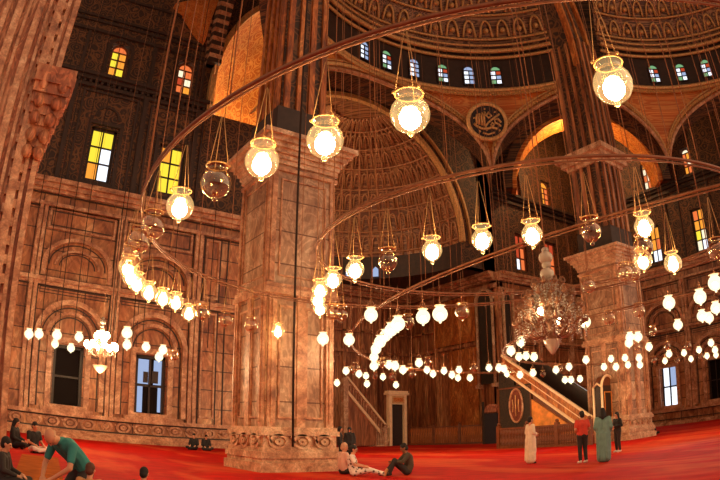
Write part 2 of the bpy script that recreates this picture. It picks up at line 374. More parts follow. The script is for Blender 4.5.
# ------------------------------------------------------------------ prayer wall beyond the recess, and the right wall
aw = []
for pxa, pxb, y0, y1 in ((512, 520, 175, 197), (542, 550, 181, 206)):
    A = on_y(pxa, (y0 + y1) / 2, LY); B = on_y(pxb, (y0 + y1) / 2, LY); aw.append((A.x, B.x, 28.2, 31.45))
uw = []
for pxa, pxb in ((516, 527), (545, 556)):
    A = on_y(pxa, 250, LY); B = on_y(pxb, 250, LY); uw.append((A.x, B.x, 18.9, 23.3))
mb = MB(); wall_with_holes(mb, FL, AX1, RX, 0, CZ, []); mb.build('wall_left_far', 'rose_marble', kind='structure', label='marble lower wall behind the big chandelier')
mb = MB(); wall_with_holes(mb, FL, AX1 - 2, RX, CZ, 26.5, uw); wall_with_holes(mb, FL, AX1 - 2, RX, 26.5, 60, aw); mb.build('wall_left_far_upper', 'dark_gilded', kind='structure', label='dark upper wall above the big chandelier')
rlow = [(30.9, 32.9, 1.95, 6.85), (24.9, 26.8, 1.95, 6.7)]
rup = [(24.75, 26.5, 18.7, 23.8), (31.05, 32.6, 18.9, 23.4)]
rar = [(25.1, 26.25, 28.1, 31.35), (31.0, 32.2, 28.1, 31.45)]
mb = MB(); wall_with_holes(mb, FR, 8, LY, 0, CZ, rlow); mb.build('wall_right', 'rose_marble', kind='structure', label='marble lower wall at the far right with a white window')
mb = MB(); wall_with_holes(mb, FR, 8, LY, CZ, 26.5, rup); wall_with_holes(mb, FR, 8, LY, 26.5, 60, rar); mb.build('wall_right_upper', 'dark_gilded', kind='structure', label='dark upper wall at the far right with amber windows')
mm = MB()
for fr, a0, a1 in ((FL, AX1, RX), (FR, 8, LY)):
    for z0, z1, d in ((0, .4, .5), (1.5, 1.77, .36), (10.7, 11.0, .42), (16.2, 16.45, .4), (17.2, 17.45, .45), (17.45, 17.8, .7), (17.8, 18.15, .95)): frect(mm, fr, a0, z0, a1, z1, 0, d)
for cx in (31.9, 25.85, 19.7):
    wa, wb = (cx - 1, cx + 1); bay(None, mm, FR, cx - 3, cx + 3, wa, wb, cx)
for x in (28.85, 34.95, 22.75, 41.0):
    for dx in (-.18, .18): frect(mm, FR, x + dx - .14, 1.77, x + dx + .14, 16.2, 0, .34)
for x in (47.5, 53.8, 60): 
    for dx in (-.18, .18): frect(mm, FL, x + dx - .14, 1.77, x + dx + .14, 16.2, 0, .34)
trim(mm, 'moulding_marble', 'marble mouldings and pilasters of the far walls')
for z in (10.4, 11.05, 16.15, 17.15, .65, 1.45): frect(SHADE_LINES, FL, -8, z - .05, AX0, z + .05, 0, .12); frect(SHADE_LINES, FR, 8, z - .05, LY, z + .05, 0, .12); frect(SHADE_LINES, FL, AX1, z - .05, RX, z + .05, 0, .12)
for x in (15.0, 16.4, 17.0, 18.6): frect(SHADE_LINES, FL, x - .05, 1.77, x + .05, 16.1, 0, .05)
trim(SHADE_LINES, 'dark_band', 'dark strips standing in for shadow lines on the marble walls')
mu = MB()
for fr, a0, a1 in ((FL, AX1, RX), (FR, 8, LY)):
    for z0, z1, d in ((26.6, 26.9, .3), (27.15, 27.45, .5), (27.45, 27.75, .8)): frect(mu, fr, a0, z0, a1, z1, 0, d)
for cx in (25.7, 31.7): fframe(mu, FR, cx - 2.2, CZ + .3, cx + 2.2, 26.4, .16, .16)
trim(mu, 'dark_band', 'dark cornices of the far upper walls')
window(FR, *rlow[0], ['white_pane', 'white_pane', 'blue_pane', 'white_pane'], 2, 2, label='tall white daylit window at the foot of the right wall', bar=.17, fw=.16)
window(FR, *rlow[1], ['dark_glass'], 2, 2, label='dark window at the right edge of the photo')
window(FR, *rup[0], ['white_pane', 'cream_pane', 'cream_pane', 'yellow_pane', 'amber_pane', 'amber_pane', 'amber_pane', 'orange_pane'], 2, 4, label='large amber window with white lower panes on the right wall', bar=.14)
window(FR, *rup[1], ['white_pane', 'white_pane', 'orange_pane', 'amber_pane', 'amber_pane', 'amber_pane'], 2, 3, label='narrow amber window half hidden beside the far pillar')
window(FR, *rar[0], ['orange_pane', 'amber_pane', 'cream_pane', 'orange_pane', 'amber_pane', 'orange_pane', 'cream_pane'], 2, 3, True, label='round-arched orange window below the right pendentive', wood='brown_wood', bar=.12, fw=.14)
window(FR, *rar[1], ['orange_pane', 'cream_pane', 'cream_pane', 'orange_pane', 'orange_pane', 'cream_pane', 'amber_pane'], 2, 3, True, label='round-arched orange window just right of the far pillar', wood='brown_wood', bar=.12, fw=.14)
for (q, nm) in ((aw[0], 'left'), (aw[1], 'right')):
    window(FL, *q, ['amber_pane', 'orange_pane', 'amber_pane', 'orange_pane'], 2, 3, True, label='small orange arched window on the dark far wall, %s of two' % nm, wood='brown_wood', bar=.12, fw=.14)
for (q, nm) in ((uw[0], 'left'), (uw[1], 'right')):
    window(FL, *q, ['white_pane', 'orange_pane', 'red_pane', 'orange_pane', 'red_pane', 'red_pane'], 2, 3, label='dim orange window above the big chandelier, %s of two' % nm, wood='brown_wood', bar=.16)
# ------------------------------------------------------------------ recess (apse) of the prayer wall
FA = WY(AY); FS = lambda a, b, d: Vector((AX1 - d, a, b))
FS2 = lambda a, b, d: Vector((AX0 + d, a, b))
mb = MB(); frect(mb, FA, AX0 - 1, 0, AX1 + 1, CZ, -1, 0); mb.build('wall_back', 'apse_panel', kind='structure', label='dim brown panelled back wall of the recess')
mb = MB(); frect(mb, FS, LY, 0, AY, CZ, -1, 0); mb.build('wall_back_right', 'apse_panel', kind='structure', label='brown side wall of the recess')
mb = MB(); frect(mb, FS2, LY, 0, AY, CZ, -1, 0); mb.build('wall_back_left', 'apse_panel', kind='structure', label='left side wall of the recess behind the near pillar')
mm = MB(); mc = MB()
for fr, a0, a1 in ((FA, AX0, AX1), (FS, LY, AY)):
    for z0, z1, d in ((0, .4, .4), (10.6, 10.95, .35), (13.0, 13.2, .25)): frect(mm, fr, a0, z0, a1, z1, 0, d)
    for z0, z1, d in ((16.4, 16.9, .4), (17.2, 17.45, .5), (17.45, 17.8, .8), (17.8, 18.15, 1.15)): frect(mc, fr, a0, z0, a1, z1, 0, d)
    n = int((a1 - a0) / 2.4)
    for i in range(n + 1):
        x = a0 + (a1 - a0) * i / n; frect(mm, fr, x - .22, .4, x + .22, 16.4, 0, .25)
        if i < n: fframe(mm, fr, x + .5, 1.0, x + (a1 - a0) / n - .5, 10.2, .12, .1); fframe(mm, fr, x + .5, 13.4, x + (a1 - a0) / n - .5, 16.2, .12, .1)
trim(mm, 'apse_panel', 'mouldings and pilasters of the recess'); trim(mc, 'moulding_marble', 'pale cornice of the recess walls')
mb = MB(); frect(mb, FS, LY + 3.2, 11.1, AY - 4.5, 16.3, .26, .34); frect(mb, FS, LY + 3.0, .8, LY + 7.5, 10.4, .26, .34); trim(mb, 'orange_panel', 'warm orange marble panels beside the corner niches')
# corner niches: one arched panel on each side of the corner
for fr, a0, a1, nm in ((FS, LY + .12, LY + 2.7, 'left'), (FL, AX1 + .12, AX1 + 1.9, 'right')):
    c = (a0 + a1) / 2; r = (a1 - a0) / 2 - .25
    mb = MB(); frect(mb, fr, c - r, 6.2, c + r, 15.2, .36, .46); mb.prism(arc(c, 15.2, r, 0, pi, 14), lambda a, b, t: fr(a, b, .36 + t), .1)
    trim(mb, 'drape', 'dark arched corner niche panel, %s one' % nm)
    mb = MB(); farch(mb, fr, c, 15.2, r, r + .24, .6, 14, .2)
    for s in (-1, 1): mb.tube([fr(c + s * (r + .14), 6.2, .62), fr(c + s * (r + .12), 15.2, .62)], .17, 8); frect(mb, fr, c + s * (r + .14) - .28, 5.8, c + s * (r + .14) + .28, 6.2, .2, .9)
    trim(mb, 'pale_marble', 'columns and arch round the %s corner niche' % nm)
# semi-dome of the recess
SCX, SR, SZ = 29.7, 12.4, 20.6
mb = MB(); mb.lathe([(SR, CZ), (SR, SZ)], 36, (SCX, LY, 0), 0, pi * .84); mb.build('wall_apse_drum', 'dark_band', kind='structure', label='dark band with tiny windows below the recess half-dome')
prof = [(SR * cos(pi / 2 * i / 14), SZ + SR * sin(pi / 2 * i / 14)) for i in range(15)]
mb = MB(); mb.lathe(prof, 40, (SCX, LY, 0), 0, pi * .84); mb.lathe(prof[7:], 10, (SCX, LY, 0), pi * .84, pi); mb.build('ceiling_apse', 'semidome_gilded', kind='structure', label='gilded half-dome over the recess')
mb = MB()
for k, e in enumerate((2, 13, 24, 35, 46, 57, 68)):
    e = radians(e); r = (SR - .12) * cos(e); z = SZ + (SR - .12) * sin(e)
    mb.tube([(SCX + r * cos(a), LY + r * sin(a), z) for a in [pi * .84 * i / 40 for i in range(41)]], .1, 6)
    e2 = e + radians(9); n = 30 if k < 4 else 20
    for i in range(n):   # row of little niches
        a = pi * .84 * (i + .5) / n; w = pi / n * .34; pts = []
        for q in range(9):
            t = q / 8; aa = a + w * (-1 + 2 * t); ee = e + radians(1.2) + radians(7.4) * sqrt(max(0, 1 - (2 * t - 1) ** 2)) ** .7 if 0 < q < 8 else e + radians(.6)
            rr = SR - .15; pts.append((SCX + rr * cos(ee) * cos(aa), LY + rr * cos(ee) * sin(aa), SZ + rr * sin(ee)))
        mb.tube(pts, .1, 5)
for i in range(1, 27):
    a = pi * i / 32; mb.tube([(SCX + (SR - .1) * cos(e) * cos(a), LY + (SR - .1) * cos(e) * sin(a), SZ + (SR - .1) * sin(e)) for e in [radians(74) * q / 12 for q in range(13)]], .1, 5)
trim(mb, 'soft_gilt', 'gilded ribs and rows of niches inside the recess half-dome')
# face of the arch over the recess
mb = MB(); O = arc(SCX, SZ, SR, 0, pi, 36); 
for i in range(36):
    a, b_ = O[i], O[i + 1]
    if b_[0] > 20.5: mb.prism([a, b_, (b_[0], 62), (a[0], 62)], lambda x, z, t: FL(x, z, -1 + t), 1.0)
frect(mb, FL, 23, 43, SCX - SR + .1, 62, -1, 0) if False else None; frect(mb, FL, SCX + SR, CZ, AX1, 60, -1, 0)
mb.build('wall_arch', 'dark_gilded', kind='structure', label='dark gilded wall round the arch of the recess')
mb = MB(); farch(mb, FL, SCX, SZ, SR - .1, SR + .35, .5, 40, 0, 0, pi * .85); farch(mb, FL, SCX, SZ, SR + 1.3, SR + 1.55, .3, 40, 0, 0, pi * .82)
trim(mb, 'gilt', 'gilded archivolt over the recess')
for k, a in enumerate((48, 62, 76, 90, 104)):
    a = radians(a); mb = MB(); c = Vector((SCX + (SR - .3) * cos(a), LY + (SR - .3) * sin(a), 0)); t = Vector((-sin(a), cos(a), 0)); n_ = Vector((-cos(a), -sin(a), 0))
    mb.prism([(-.3, 18.3), (.3, 18.3), (.3, 19.1), (0, 19.4), (-.3, 19.1)], lambda x, z, d: c + t * x + n_ * d + Vector((0, 0, z)), .08)
    WN[0] += 1; mb.build('window_%d' % WN[0], 'blue_pane', kind='structure', label='tiny pale window in the dark band of the recess, number %d from the right' % (k + 1))
# ------------------------------------------------------------------ upper left: striped arches, pendentive and amber niche
def striped_arch(mbA, mbB, fr, cx, cz, r0, r1, d, a0, a1, n, rz=1.0):
    I = arc(cx, cz, r0, a0, a1, n, r0 * rz); O = arc(cx, cz, r1, a0, a1, n, r1 * rz)
    for i in range(n): (mbA if i % 2 else mbB).prism([I[i], I[i + 1], O[i + 1], O[i]], fr, d)
A_, B_ = MB(), MB()
striped_arch(A_, B_, FL, 1.8, 31.5, 11.4, 12.5, .5, 0, pi * .6, 60)
FT = lambda a, b, d: Vector((13.2 + d, LY - a, b))
striped_arch(A_, B_, FT, 11.5, 31.5, 10.4, 11.6, 1.2, pi * .35, pi, 60, 1.25)
trim(A_, 'dark_band', 'dark stones of the striped arches at upper left'); trim(B_, 'moulding_marble', 'pale stones of the striped arches at upper left')
mb = MB(); P = [on_y(px, py, LY - .8) for px, py in ((176, 3), (192, 0), (219, 0), (212, 18), (205, 42), (196, 30), (186, 14))]
mb.prism([(p.x, p.z) for p in P], FL, .8); trim(mb, 'orange_gilded', 'orange painted pendentive at upper left')
NCX, NR, NZ = 23.0, 9.1, 29.0
mb = MB(); mb.lathe([(NR, 24.0), (NR, NZ)] + [(NR * cos(pi / 2 * i / 12), NZ + NR * 1.5 * sin(pi / 2 * i / 12)) for i in range(1, 13)], 24, (NCX, LY - .3, 0), pi * .5, pi)
mb.build('wall_niche', 'amber_plaster', kind='structure', label='glowing amber niche between the dark wall and the near pillar')
mb = MB(); farch(mb, FL, NCX, NZ, NR - .35, NR + .1, .6, 20, 0, pi * .5, pi, 1.48); frect(mb, FL, NCX - NR - .1, 27, NCX - NR + .35, NZ, 0, .6)
for i in range(5):
    a = pi * (.98 - .09 * i); c = (NCX + (NR - .15) * cos(a), LY - .3 + (NR - .15) * sin(a))
    for dz in (26.5, 30.5): mb.tube([(c[0] - 1.0 * sin(a) * x, c[1] + 1.0 * cos(a) * x, dz + y) for x, y in ((-1, 0), (-1, 2.4), (-.6, 3.1), (0, 3.5), (.6, 3.1), (1, 2.4), (1, 0))], .09, 5)
    for k in range(6): mb.tube([(c[0] + .45 * cos(t) * -sin(a), c[1] + .45 * cos(t) * cos(a), 35 + k * 1.1 + .45 * sin(t)) for t in [2 * pi * q / 10 for q in range(10)]], .07, 5, closed=True)
trim(mb, 'gilt', 'gilded frame and tracery of the amber niche')
mb = MB(); O = arc(NCX, NZ, NR, pi * .5, pi, 16, NR * 1.48)
for q in range(16): mb.prism([O[q], O[q + 1], (O[q + 1][0], 61), (O[q][0], 61)], lambda a, b_, t: FL(a, b_, -.9 + t), .9)
mb.build('wall_spandrel', 'dark_gilded', kind='structure', label='dark wall over the amber niche')
# ------------------------------------------------------------------ the half-domes on pendentives
def half_dome(cx, cy, R, zr, phis, phi0, phi1, nm, tips, half, drop):
    """ring at height zr; pendentives come down at the angles tips, arches of half-angle half between them"""
    n = 120
    pr = [(R * cos(pi / 2 * i / 16), zr + 3.2 + R * .92 * sin(pi / 2 * i / 16)) for i in range(17)]
    mb = MB(); mb.lathe(pr, 72, (cx, cy, 0), phi0, phi1); mb.build('ceiling_dome_' + nm, 'dome_gilded', kind='structure', label='gilded %s half-dome with rows of niches' % nm)
    mb = MB(); mb.lathe([(R, zr - 1.6), (R, zr + 3.2)], 72, (cx, cy, 0), phi0, phi1); mb.build('wall_drum_' + nm, 'dark_band', kind='structure', label='dark window ring of the %s half-dome' % nm)
    def ring(mb, z, r, t): mb.tube([(cx + r * cos(phi0 + (phi1 - phi0) * i / 90), cy + r * sin(phi0 + (phi1 - phi0) * i / 90), z) for i in range(91)], t * .8, 6)
    g = MB()
    for z, r, t in ((zr - 1.5, R - .35, .28), (zr + 2.4, R - .25, .22), (zr + 3.1, R - .45, .3), (zr + 3.8, R - .5, .16)): ring(g, z, r, t)
    for k, e in enumerate((6, 17, 28, 40, 52, 64)):
        e = radians(e); rr = R - .2; r = rr * cos(e); z = zr + 3.2 + rr * .92 * sin(e); ring(g, z, r, .17)
        m = int((phi1 - phi0) / radians(6.4 if k < 3 else 9))
        for i in range(m):
            a = phi0 + (phi1 - phi0) * (i + .5) / m; w = (phi1 - phi0) / m * .36; pts = []
            for q in range(9):
                t = q / 8; aa = a + w * (-1 + 2 * t); hh = sqrt(max(0, 1 - (2 * t - 1) ** 2))
                ee = e + radians(1.0) + radians(7.5) * hh
                pts.append((cx + rr * cos(ee) * cos(aa), cy + rr * cos(ee) * sin(aa), zr + 3.2 + rr * .92 * sin(ee)))
            g.tube(pts, .13, 5); ee = e + radians(4)
            g.sphere((cx + rr * cos(ee) * cos(a), cy + rr * cos(ee) * sin(a), zr + 3.2 + rr * .92 * sin(ee)), .32, 6, 5)
    trim(g, 'gilt', 'gilded rings and niche rows of the %s half-dome' % nm)
    # pendentive sheet
    def low(a):
        best = zr - 1.5
        for i, t in enumerate(tips[:-1]):
            m = (t + tips[i + 1]) / 2; h = (tips[i + 1] - t) / 2
            if abs(a - m) <= h: return zr - 2.0 - drop + (drop - .4) * sqrt(max(0, 1 - ((a - m) / h) ** 2))
        return zr - 2.0 - drop
    P = MB(); A, B = [], []; N = 180
    for i in range(N + 1):
        a = phi0 + (phi1 - phi0) * i / N; zl = low(a); rl = R + .045 * (zr - zl)
        A.append(Vector((cx + R * cos(a), cy + R * sin(a), zr - 1.5))); B.append(Vector((cx + rl * cos(a), cy + rl * sin(a), zl)))
    P.strip(A, B); P.build('ceiling_pendentives_' + nm, 'orange_gilded', kind='structure', label='orange painted pendentives under the %s half-dome' % nm)
    E_ = MB(); F_ = MB(); inn = lambda v, k: Vector((cx + (v.x - cx) * k, cy + (v.y - cy) * k, v.z))
    S = [b_ for b_ in B]; E_.tube([inn(v, .985) for v in S], .2, 6); F_.tube([inn(v, .985) + Vector((0, 0, .95)) for v in S if True], .1, 5)
    for v in S: w = inn(v, .98) + Vector((0, 0, .5)); F_.box((w.x - .1, w.y - .1, w.z - .16), (w.x + .1, w.y + .1, w.z + .16))
    Q = [inn(v, 1.12) + Vector((0, 0, -.6)) for v in S]; D_ = MB(); D_.strip(S, Q); trim(D_, 'dark_gilded', 'dark arch soffits under the %s half-dome' % nm)
    for i in range(0, N, 1): v = inn(A[i], .975); F_.box((v.x - .1, v.y - .1, v.z - .62), (v.x + .1, v.y + .1, v.z - .3))
    trim(E_, 'moulding_marble', 'pale arch edges under the %s half-dome' % nm); trim(F_, 'gilt', 'gilded beading under the %s half-dome' % nm)
    for k, ph in enumerate(phis):
        c = Vector((cx + (R - .12) * cos(ph), cy + (R - .12) * sin(ph), 0)); t = Vector((-sin(ph), cos(ph), 0)); nn = Vector((-cos(ph), -sin(ph), 0))
        fr = lambda a, b_, d, c=c, t=t, nn=nn: c + t * a + nn * (d + .32) + Vector((0, 0, b_))
        w = window(fr, -.62, .62, zr - .75, zr + 1.55, [['blue_pane', 'white_pane'], ['white_pane', 'green_pane', 'blue_pane', 'white_pane', 'red_pane']][k % 2 if nm == 'central' else 1], 2, 3, True, label='small bluish arched window in the %s dome ring, number %d from the %s' % (nm, k + 1, 'left' if nm == 'central' else 'right'), bar=.09, fw=.14)
RC = (28.0, 21.4, 16.0); phs = []
for px, py in ((362, 55), (387, 63), (413, 73), (441, 80), (468, 83), (496, 83)):
    p = on_z(px, py, 34); phs.append(atan2(p.y - RC[1], p.x - RC[0]))
half_dome(*RC, 34.0, phs, radians(20), radians(180), 'central', [radians(-24), radians(52), radians(128), radians(204)], 38, 8.0)
RC2 = (41.4, 11.4, 14.6); phs2 = []
for px, py in ((707, 70), (682, 75), (655, 77)):
    p = on_z(px, py, 34.2); phs2.append(atan2(p.y - RC2[1], p.x - RC2[0]))
pt = at(660, 158, 58); tipa = atan2(pt.y - RC2[1], pt.x - RC2[0])
half_dome(*RC2, 34.2, phs2, radians(-60), radians(70), 'right', [tipa - radians(80), tipa, tipa + radians(80)], 38, 8.2)
# round calligraphic medallion on the pendentive
d = ray(487, 122); a = radians(52.5); c = Vector((RC[0] + 15.7 * cos(a), RC[1] + 15.7 * sin(a), 28.9))
k = ((c - E0).x * d.x + (c - E0).y * d.y) / (d.x ** 2 + d.y ** 2); c = E0 + d * k * .985
n_ = (Vector((RC[0], RC[1], 27)) - c).normalized(); t = Vector((-n_.y, n_.x, 0)).normalized() * -1; u = n_.cross(t) if n_.cross(t).z > 0 else t.cross(n_)
MF = Matrix((t, u, n_)).transposed().to_4x4(); MF.translation = c
med = MB().lathe([(0, 0), (1.62, 0), (1.62, .12), (0, .12)], 32, M=MF, smooth=False).build('medallion', 'ink', label='round dark medallion with gold calligraphy on the orange pendentive', cat='medallion')
MB().lathe([(1.6, 0), (1.95, 0), (1.95, .22), (1.78, .3), (1.6, .22), (1.6, 0)], 36, M=MF).build('rim', 'gilt', med, label='gilded rim')
mb = MB(); S2 = lambda pts, r=.07: mb.tube([MF @ Vector((x, y, .15)) for x, y in pts], r * 1.45, 5)
for x in (.25, .5, .75, 1.0): S2([(x, -.55 + .3 * x), (x + .02, .4), (x - .08, 1.05 - .35 * x)], .075)
S2([(-1.2, .75), (-.7, .4), (-.1, -.1), (.2, -.5), (.1, -.95)]); S2([(-1.3, -.1), (-1.05, .25), (-.7, .2), (-.75, -.15), (-1.1, -.3), (-1.25, -.5)])
S2([(-.9, -.75), (-.4, -.6), (.1, -.75), (.6, -.7), (1.0, -.5), (1.25, -.2)], .09); S2([(-.2, .95), (.05, .6), (-.15, .35), (-.45, .55), (-.25, .8)]); S2([(-.6, -1.1), (0, -1.3), (.5, -1.15)], .06)
S2([(-.5, -.1), (-.3, -.35), (-.5, -.5), (-.65, -.3), (-.45, -.1)], .06)
for x, y in ((-.8, .95), (.15, 1.25), (1.2, .35), (-1.1, -.9), (.75, -1.0)): mb.sphere(MF @ Vector((x, y, .15)), .1, 6, 5)
mb.build('calligraphy', 'gilt', med, label='gold calligraphic strokes')
# squinch arch across the far corner, behind the far pillar
A = Vector((49.6, LY - .1, 0)); B = Vector((RX - .1, 29.0, 0)); ux = (B - A).normalized(); L = (B - A).length; nx = Vector((ux.y, -ux.x, 0)); nx = nx if nx.dot(Vector((-1, -1, 0))) > 0 else -nx
FQ = lambda a, b_, d: A + ux * (a + L / 2) + nx * (d - 1.5) + Vector((0, 0, b_))
mb = MB(); farch(mb, FQ, 0, 27.6, L / 2 - 1.4, L / 2 - .8, 3.4, 26, 0, 0, pi, 1.02); trim(mb, 'amber_plaster', 'amber arch soffit behind the far pillar')
mb = MB(); farch(mb, FQ, 0, 27.6, L / 2 - .9, L / 2 + .1, 3.0, 26, .6, 0, pi, 1.02); trim(mb, 'dark_gilded', 'dark outer arch behind the far pillar')
mb = MB(); O = arc(0, 27.6, L / 2 + .1, 0, pi, 26, (L / 2 + .1) * 1.02)
for i in range(26): mb.prism([O[i], O[i + 1], (O[i + 1][0], 60), (O[i][0], 60)], lambda a, b_, t: FQ(a, b_, 1.0 + t), 1.0)
mb.build('wall_corner', 'dark_gilded', kind='structure', label='dark wall over the corner arch')
mb = MB().box((-20, -16, 62), (76, 68, 63)); mb.build('ceiling', 'dark_band', kind='structure')
# ------------------------------------------------------------------ pillars
def pillar(x0, y0, w, nm, upw, label, ztop=62, cap=(11.7, 12.85, 14.4), arch=None):
    """square pillar, corner nearest the camera at (x0, y0); faces -X and -Y carry relief"""
    x1, y1 = x0 + w, y0 + w
    root = MB().box((x0, y0, 1.6), (x1, y1, cap[0])).build('pillar_' + nm, 'pillar_marble', kind='structure', label=label)
    fx = lambda a, b_, d: Vector((x0 - d, a, b_)); fy = lambda a, b_, d: Vector((a, y0 - d, b_))
    mb = MB()
    for z0, z1, e in ((0, .34, .3), (.34, .5, .2), (.5, .74, .26), (.74, .9, .17), (1.32, 1.5, .2), (1.5, 1.64, .13), (.9, 1.32, .1)): mb.box((x0 - e, y0 - e, z0), (x1 + e, y1 + e, z1))
    for fr, a0 in ((fx, y0), (fy, x0)): scrolls(mb, lambda a, b_, d, fr=fr: fr(a, b_, d + .1), a0, a0 + w, 1.11, .72)
    mb.build('plinth', 'pale_marble', root)
    mb = MB()
    for fr, a0 in ((fx, y0), (fy, x0)):
        for s in (.07, .93): frect(mb, fr, a0 + w * s - .16, 1.64, a0 + w * s + .16, 6.5, 0, .12); frect(mb, fr, a0 + w * s - .05, 1.8, a0 + w * s + .05, 6.4, .12, .17)
        frect(mb, fr, a0 + w * .5 - .18, 1.64, a0 + w * .5 + .18, 6.5, 0, .1)
        for q in (.17, .57): fframe(mb, fr, a0 + w * q, 1.95, a0 + w * (q + .26), 6.1, .07, .07)
        for s in (.04, .96): frect(mb, fr, a0 + w * s - .1, 6.95, a0 + w * s + .1, 11.4, 0, .07)
        fframe(mb, fr, a0 + w * .14, 7.2, a0 + w * .86, 11.1, .06, .05)
    mb.box((x0 - .16, y0 - .16, 6.5), (x1 + .16, y1 + .16, 6.72)); mb.box((x0 - .1, y0 - .1, 6.72), (x1 + .1, y1 + .1, 6.9)); mb.box((x0 - .1, y0 - .1, 11.4), (x1 + .1, y1 + .1, 11.55))
    mb.build('relief', 'moulding_marble', root)
    mb = MB(); z = cap[0]; N = 6
    for i in range(N):
        e = .1 + .62 * (i / (N - 1)) ** 1.4; zz = cap[0] + (cap[1] - cap[0]) * i / N; mb.box((x0 - e, y0 - e, zz), (x1 + e, y1 + e, cap[0] + (cap[1] - cap[0]) * (i + 1) / N))
    mb.build('capital', 'pale_marble', root)
    i = (w - upw) / 2
    MB().box((x0 + .1, y0 + .1, cap[1]), (x1 - .1, y1 - .1, cap[2])).build('neck', 'dark_band', root)
    q0, q1, r0, r1 = x0 + i, y0 + i, x1 - i, y1 - i
    MB().box((q0, q1, cap[2]), (r0, r1, ztop)).build('upper_shaft', 'dark_gilded', root)
    mb = MB()
    for fr, a0 in ((lambda a, b_, d: Vector((q0 - d, a, b_)), q1), (lambda a, b_, d: Vector((a, q1 - d, b_)), q0)):
        for s in (.1, .37, .63, .9): frect(mb, fr, a0 + upw * s - .13, cap[2], a0 + upw * s + .13, ztop, 0, .14)
    mb.build('upper_pilaster', 'orange_panel' if ztop > 40 else 'apse_panel', root)
    return root
pillar(9.35, 19.6, 2.8, 'near', 2.2, 'massive carved marble pillar standing left of centre')
pillar(34.4, 20.4, 3.1, 'far', 2.7, 'far marble pillar behind the standing visitors', ztop=30)
mb = MB()
for z0, z1, e in ((19.2, 19.5, .2), (19.5, 19.9, .5), (19.9, 20.3, .8)): mb.box((34.6 - e, 20.6 - e, z0), (37.3 + e, 23.3 + e, z1))
trim(mb, 'pale_marble', 'upper cornice of the far pillar')
# foreground pillar at the left edge
x1, y0 = 0.42, 19.6
root = MB().box((x1 - 3.4, y0, 0), (x1, y0 + 3.4, 62)).build('pillar_left', 'carved_stone', kind='structure', label='carved stone pillar cut off by the left edge')
mb = MB(); fy = WY(y0)
for s, w_, d_ in ((-.12, .2, .2), (-.42, .14, .12), (-.75, .3, .3), (-1.15, .12, .14), (-1.5, .26, .26), (-1.95, .12, .14), (-2.3, .3, .3), (-2.8, .2, .2)): frect(mb, fy, x1 + s - w_ / 2, 0, x1 + s + w_ / 2, 62, 0, d_)
for i in range(90): z = .8 + i * .62; frect(mb, fy, x1 - .98, z, x1 - .86, z + .3, .0, .2); frect(mb, fy, x1 - .62, z + .2, x1 - .5, z + .5, 0, .2)
mb.build('relief', 'moulding_marble', root)
mb = MB()
for i in range(9):
    e = .02 + .62 * (i / 8) ** 1.3; z = 9.3 + i * .38; mb.box((x1 - .62 - e * .4, y0 - e - .05, z), (x1 + e, y0 + 1, z + .38))
for i in range(5): mb.sphere((x1 - .1 + .08 * i, y0 - .3 - .06 * i, 9.8 + .62 * i), .22, 10, 8, (1, .8, 1.2)); mb.sphere((x1 - .5, y0 - .3 - .06 * i, 9.8 + .62 * i), .2, 10, 8, (1, .8, 1.3))
mb.box((x1 - .9, y0 - .7, 12.7), (x1 + .62, y0 + 1, 13.0))
mb.build('capital', 'carved_stone', root)
# great arch springing from the far pillar
mb = MB(); G = lambda a, b_, d: Vector((a, 22.9 - d, b_))
farch(mb, G, 23.2, 27.5, 11.4, 13.6, 2.0, 40, 0, 0, pi, 1.35); trim(mb, 'dark_gilded', 'great dark arch band springing from the far pillar')
mb = MB(); farch(mb, G, 23.2, 27.5, 11.2, 11.5, .5, 40, 1.7, 0, pi, 1.35); farch(mb, G, 23.2, 27.5, 12.3, 12.5, .12, 40, 2.0, 0, pi, 1.35); farch(mb, G, 23.2, 27.5, 13.3, 13.7, .3, 40, 2.0, 0, pi, 1.35)
trim(mb, 'orange_panel', 'orange edges of the great arch')
# ledge over the walls of the recess, outside the half-dome drum
mb = MB(); A = [Vector((SCX + SR * cos(pi * i / 36), LY + SR * sin(pi * i / 36), CZ)) for i in range(37)]
B = [Vector((SCX + 1.8 * SR * cos(pi * i / 36), LY + 1.8 * SR * sin(pi * i / 36), CZ)) for i in range(37)]
mb.strip(A, B); A2 = [v + Vector((0, 0, .3)) for v in A]; B2 = [v + Vector((0, 0, .3)) for v in B]; mb.strip(A2, B2); mb.strip(A, A2)
trim(mb, 'dark_band', 'dark ledge under the drum of the recess')
# ------------------------------------------------------------------ lamps
thin_glass('clear_glass', (.93, .88, .80, 1), .10)
thin_glass('lit_glass', (1.0, .90, .70, 1), .08, .20, (1, .70, .30, 1))
glow('lamp_flame', (1.0, .74, .38, 1), 60.0)
b = NB('frosted_glass'); e = b.n('ShaderNodeEmission', Strength=1.7); e.inputs[0].default_value = (1, .82, .46, 1)
t = b.n('ShaderNodeBsdfTransparent'); a_ = b.n('ShaderNodeMixShader', Fac=.58); b.l(t.outputs[0], a_.inputs[1]); b.l(e.outputs[0], a_.inputs[2]); b.l(a_.outputs[0], b.out.inputs[0])
ORD = 'first second third fourth fifth sixth seventh eighth ninth tenth eleventh twelfth thirteenth fourteenth fifteenth sixteenth seventeenth eighteenth nineteenth twentieth twenty-first twenty-second twenty-third twenty-fourth twenty-fifth twenty-sixth twenty-seventh twenty-eighth twenty-ninth thirtieth thirty-first thirty-second thirty-third thirty-fourth thirty-fifth'.split()
GLOBE = [(.02, -.225), (.10, -.205), (.17, -.155), (.215, -.075), (.228, 0), (.21, .085), (.165, .155), (.12, .195), (.115, .215), (.135, .245), (.165, .262)]
TULIP = [(.02, -.225), (.09, -.195), (.15, -.135), (.19, -.06), (.2, .0), (.185, .06), (.15, .115), (.115, .16), (.105, .19), (.125, .225), (.168, .25)]
DROP = 1.25
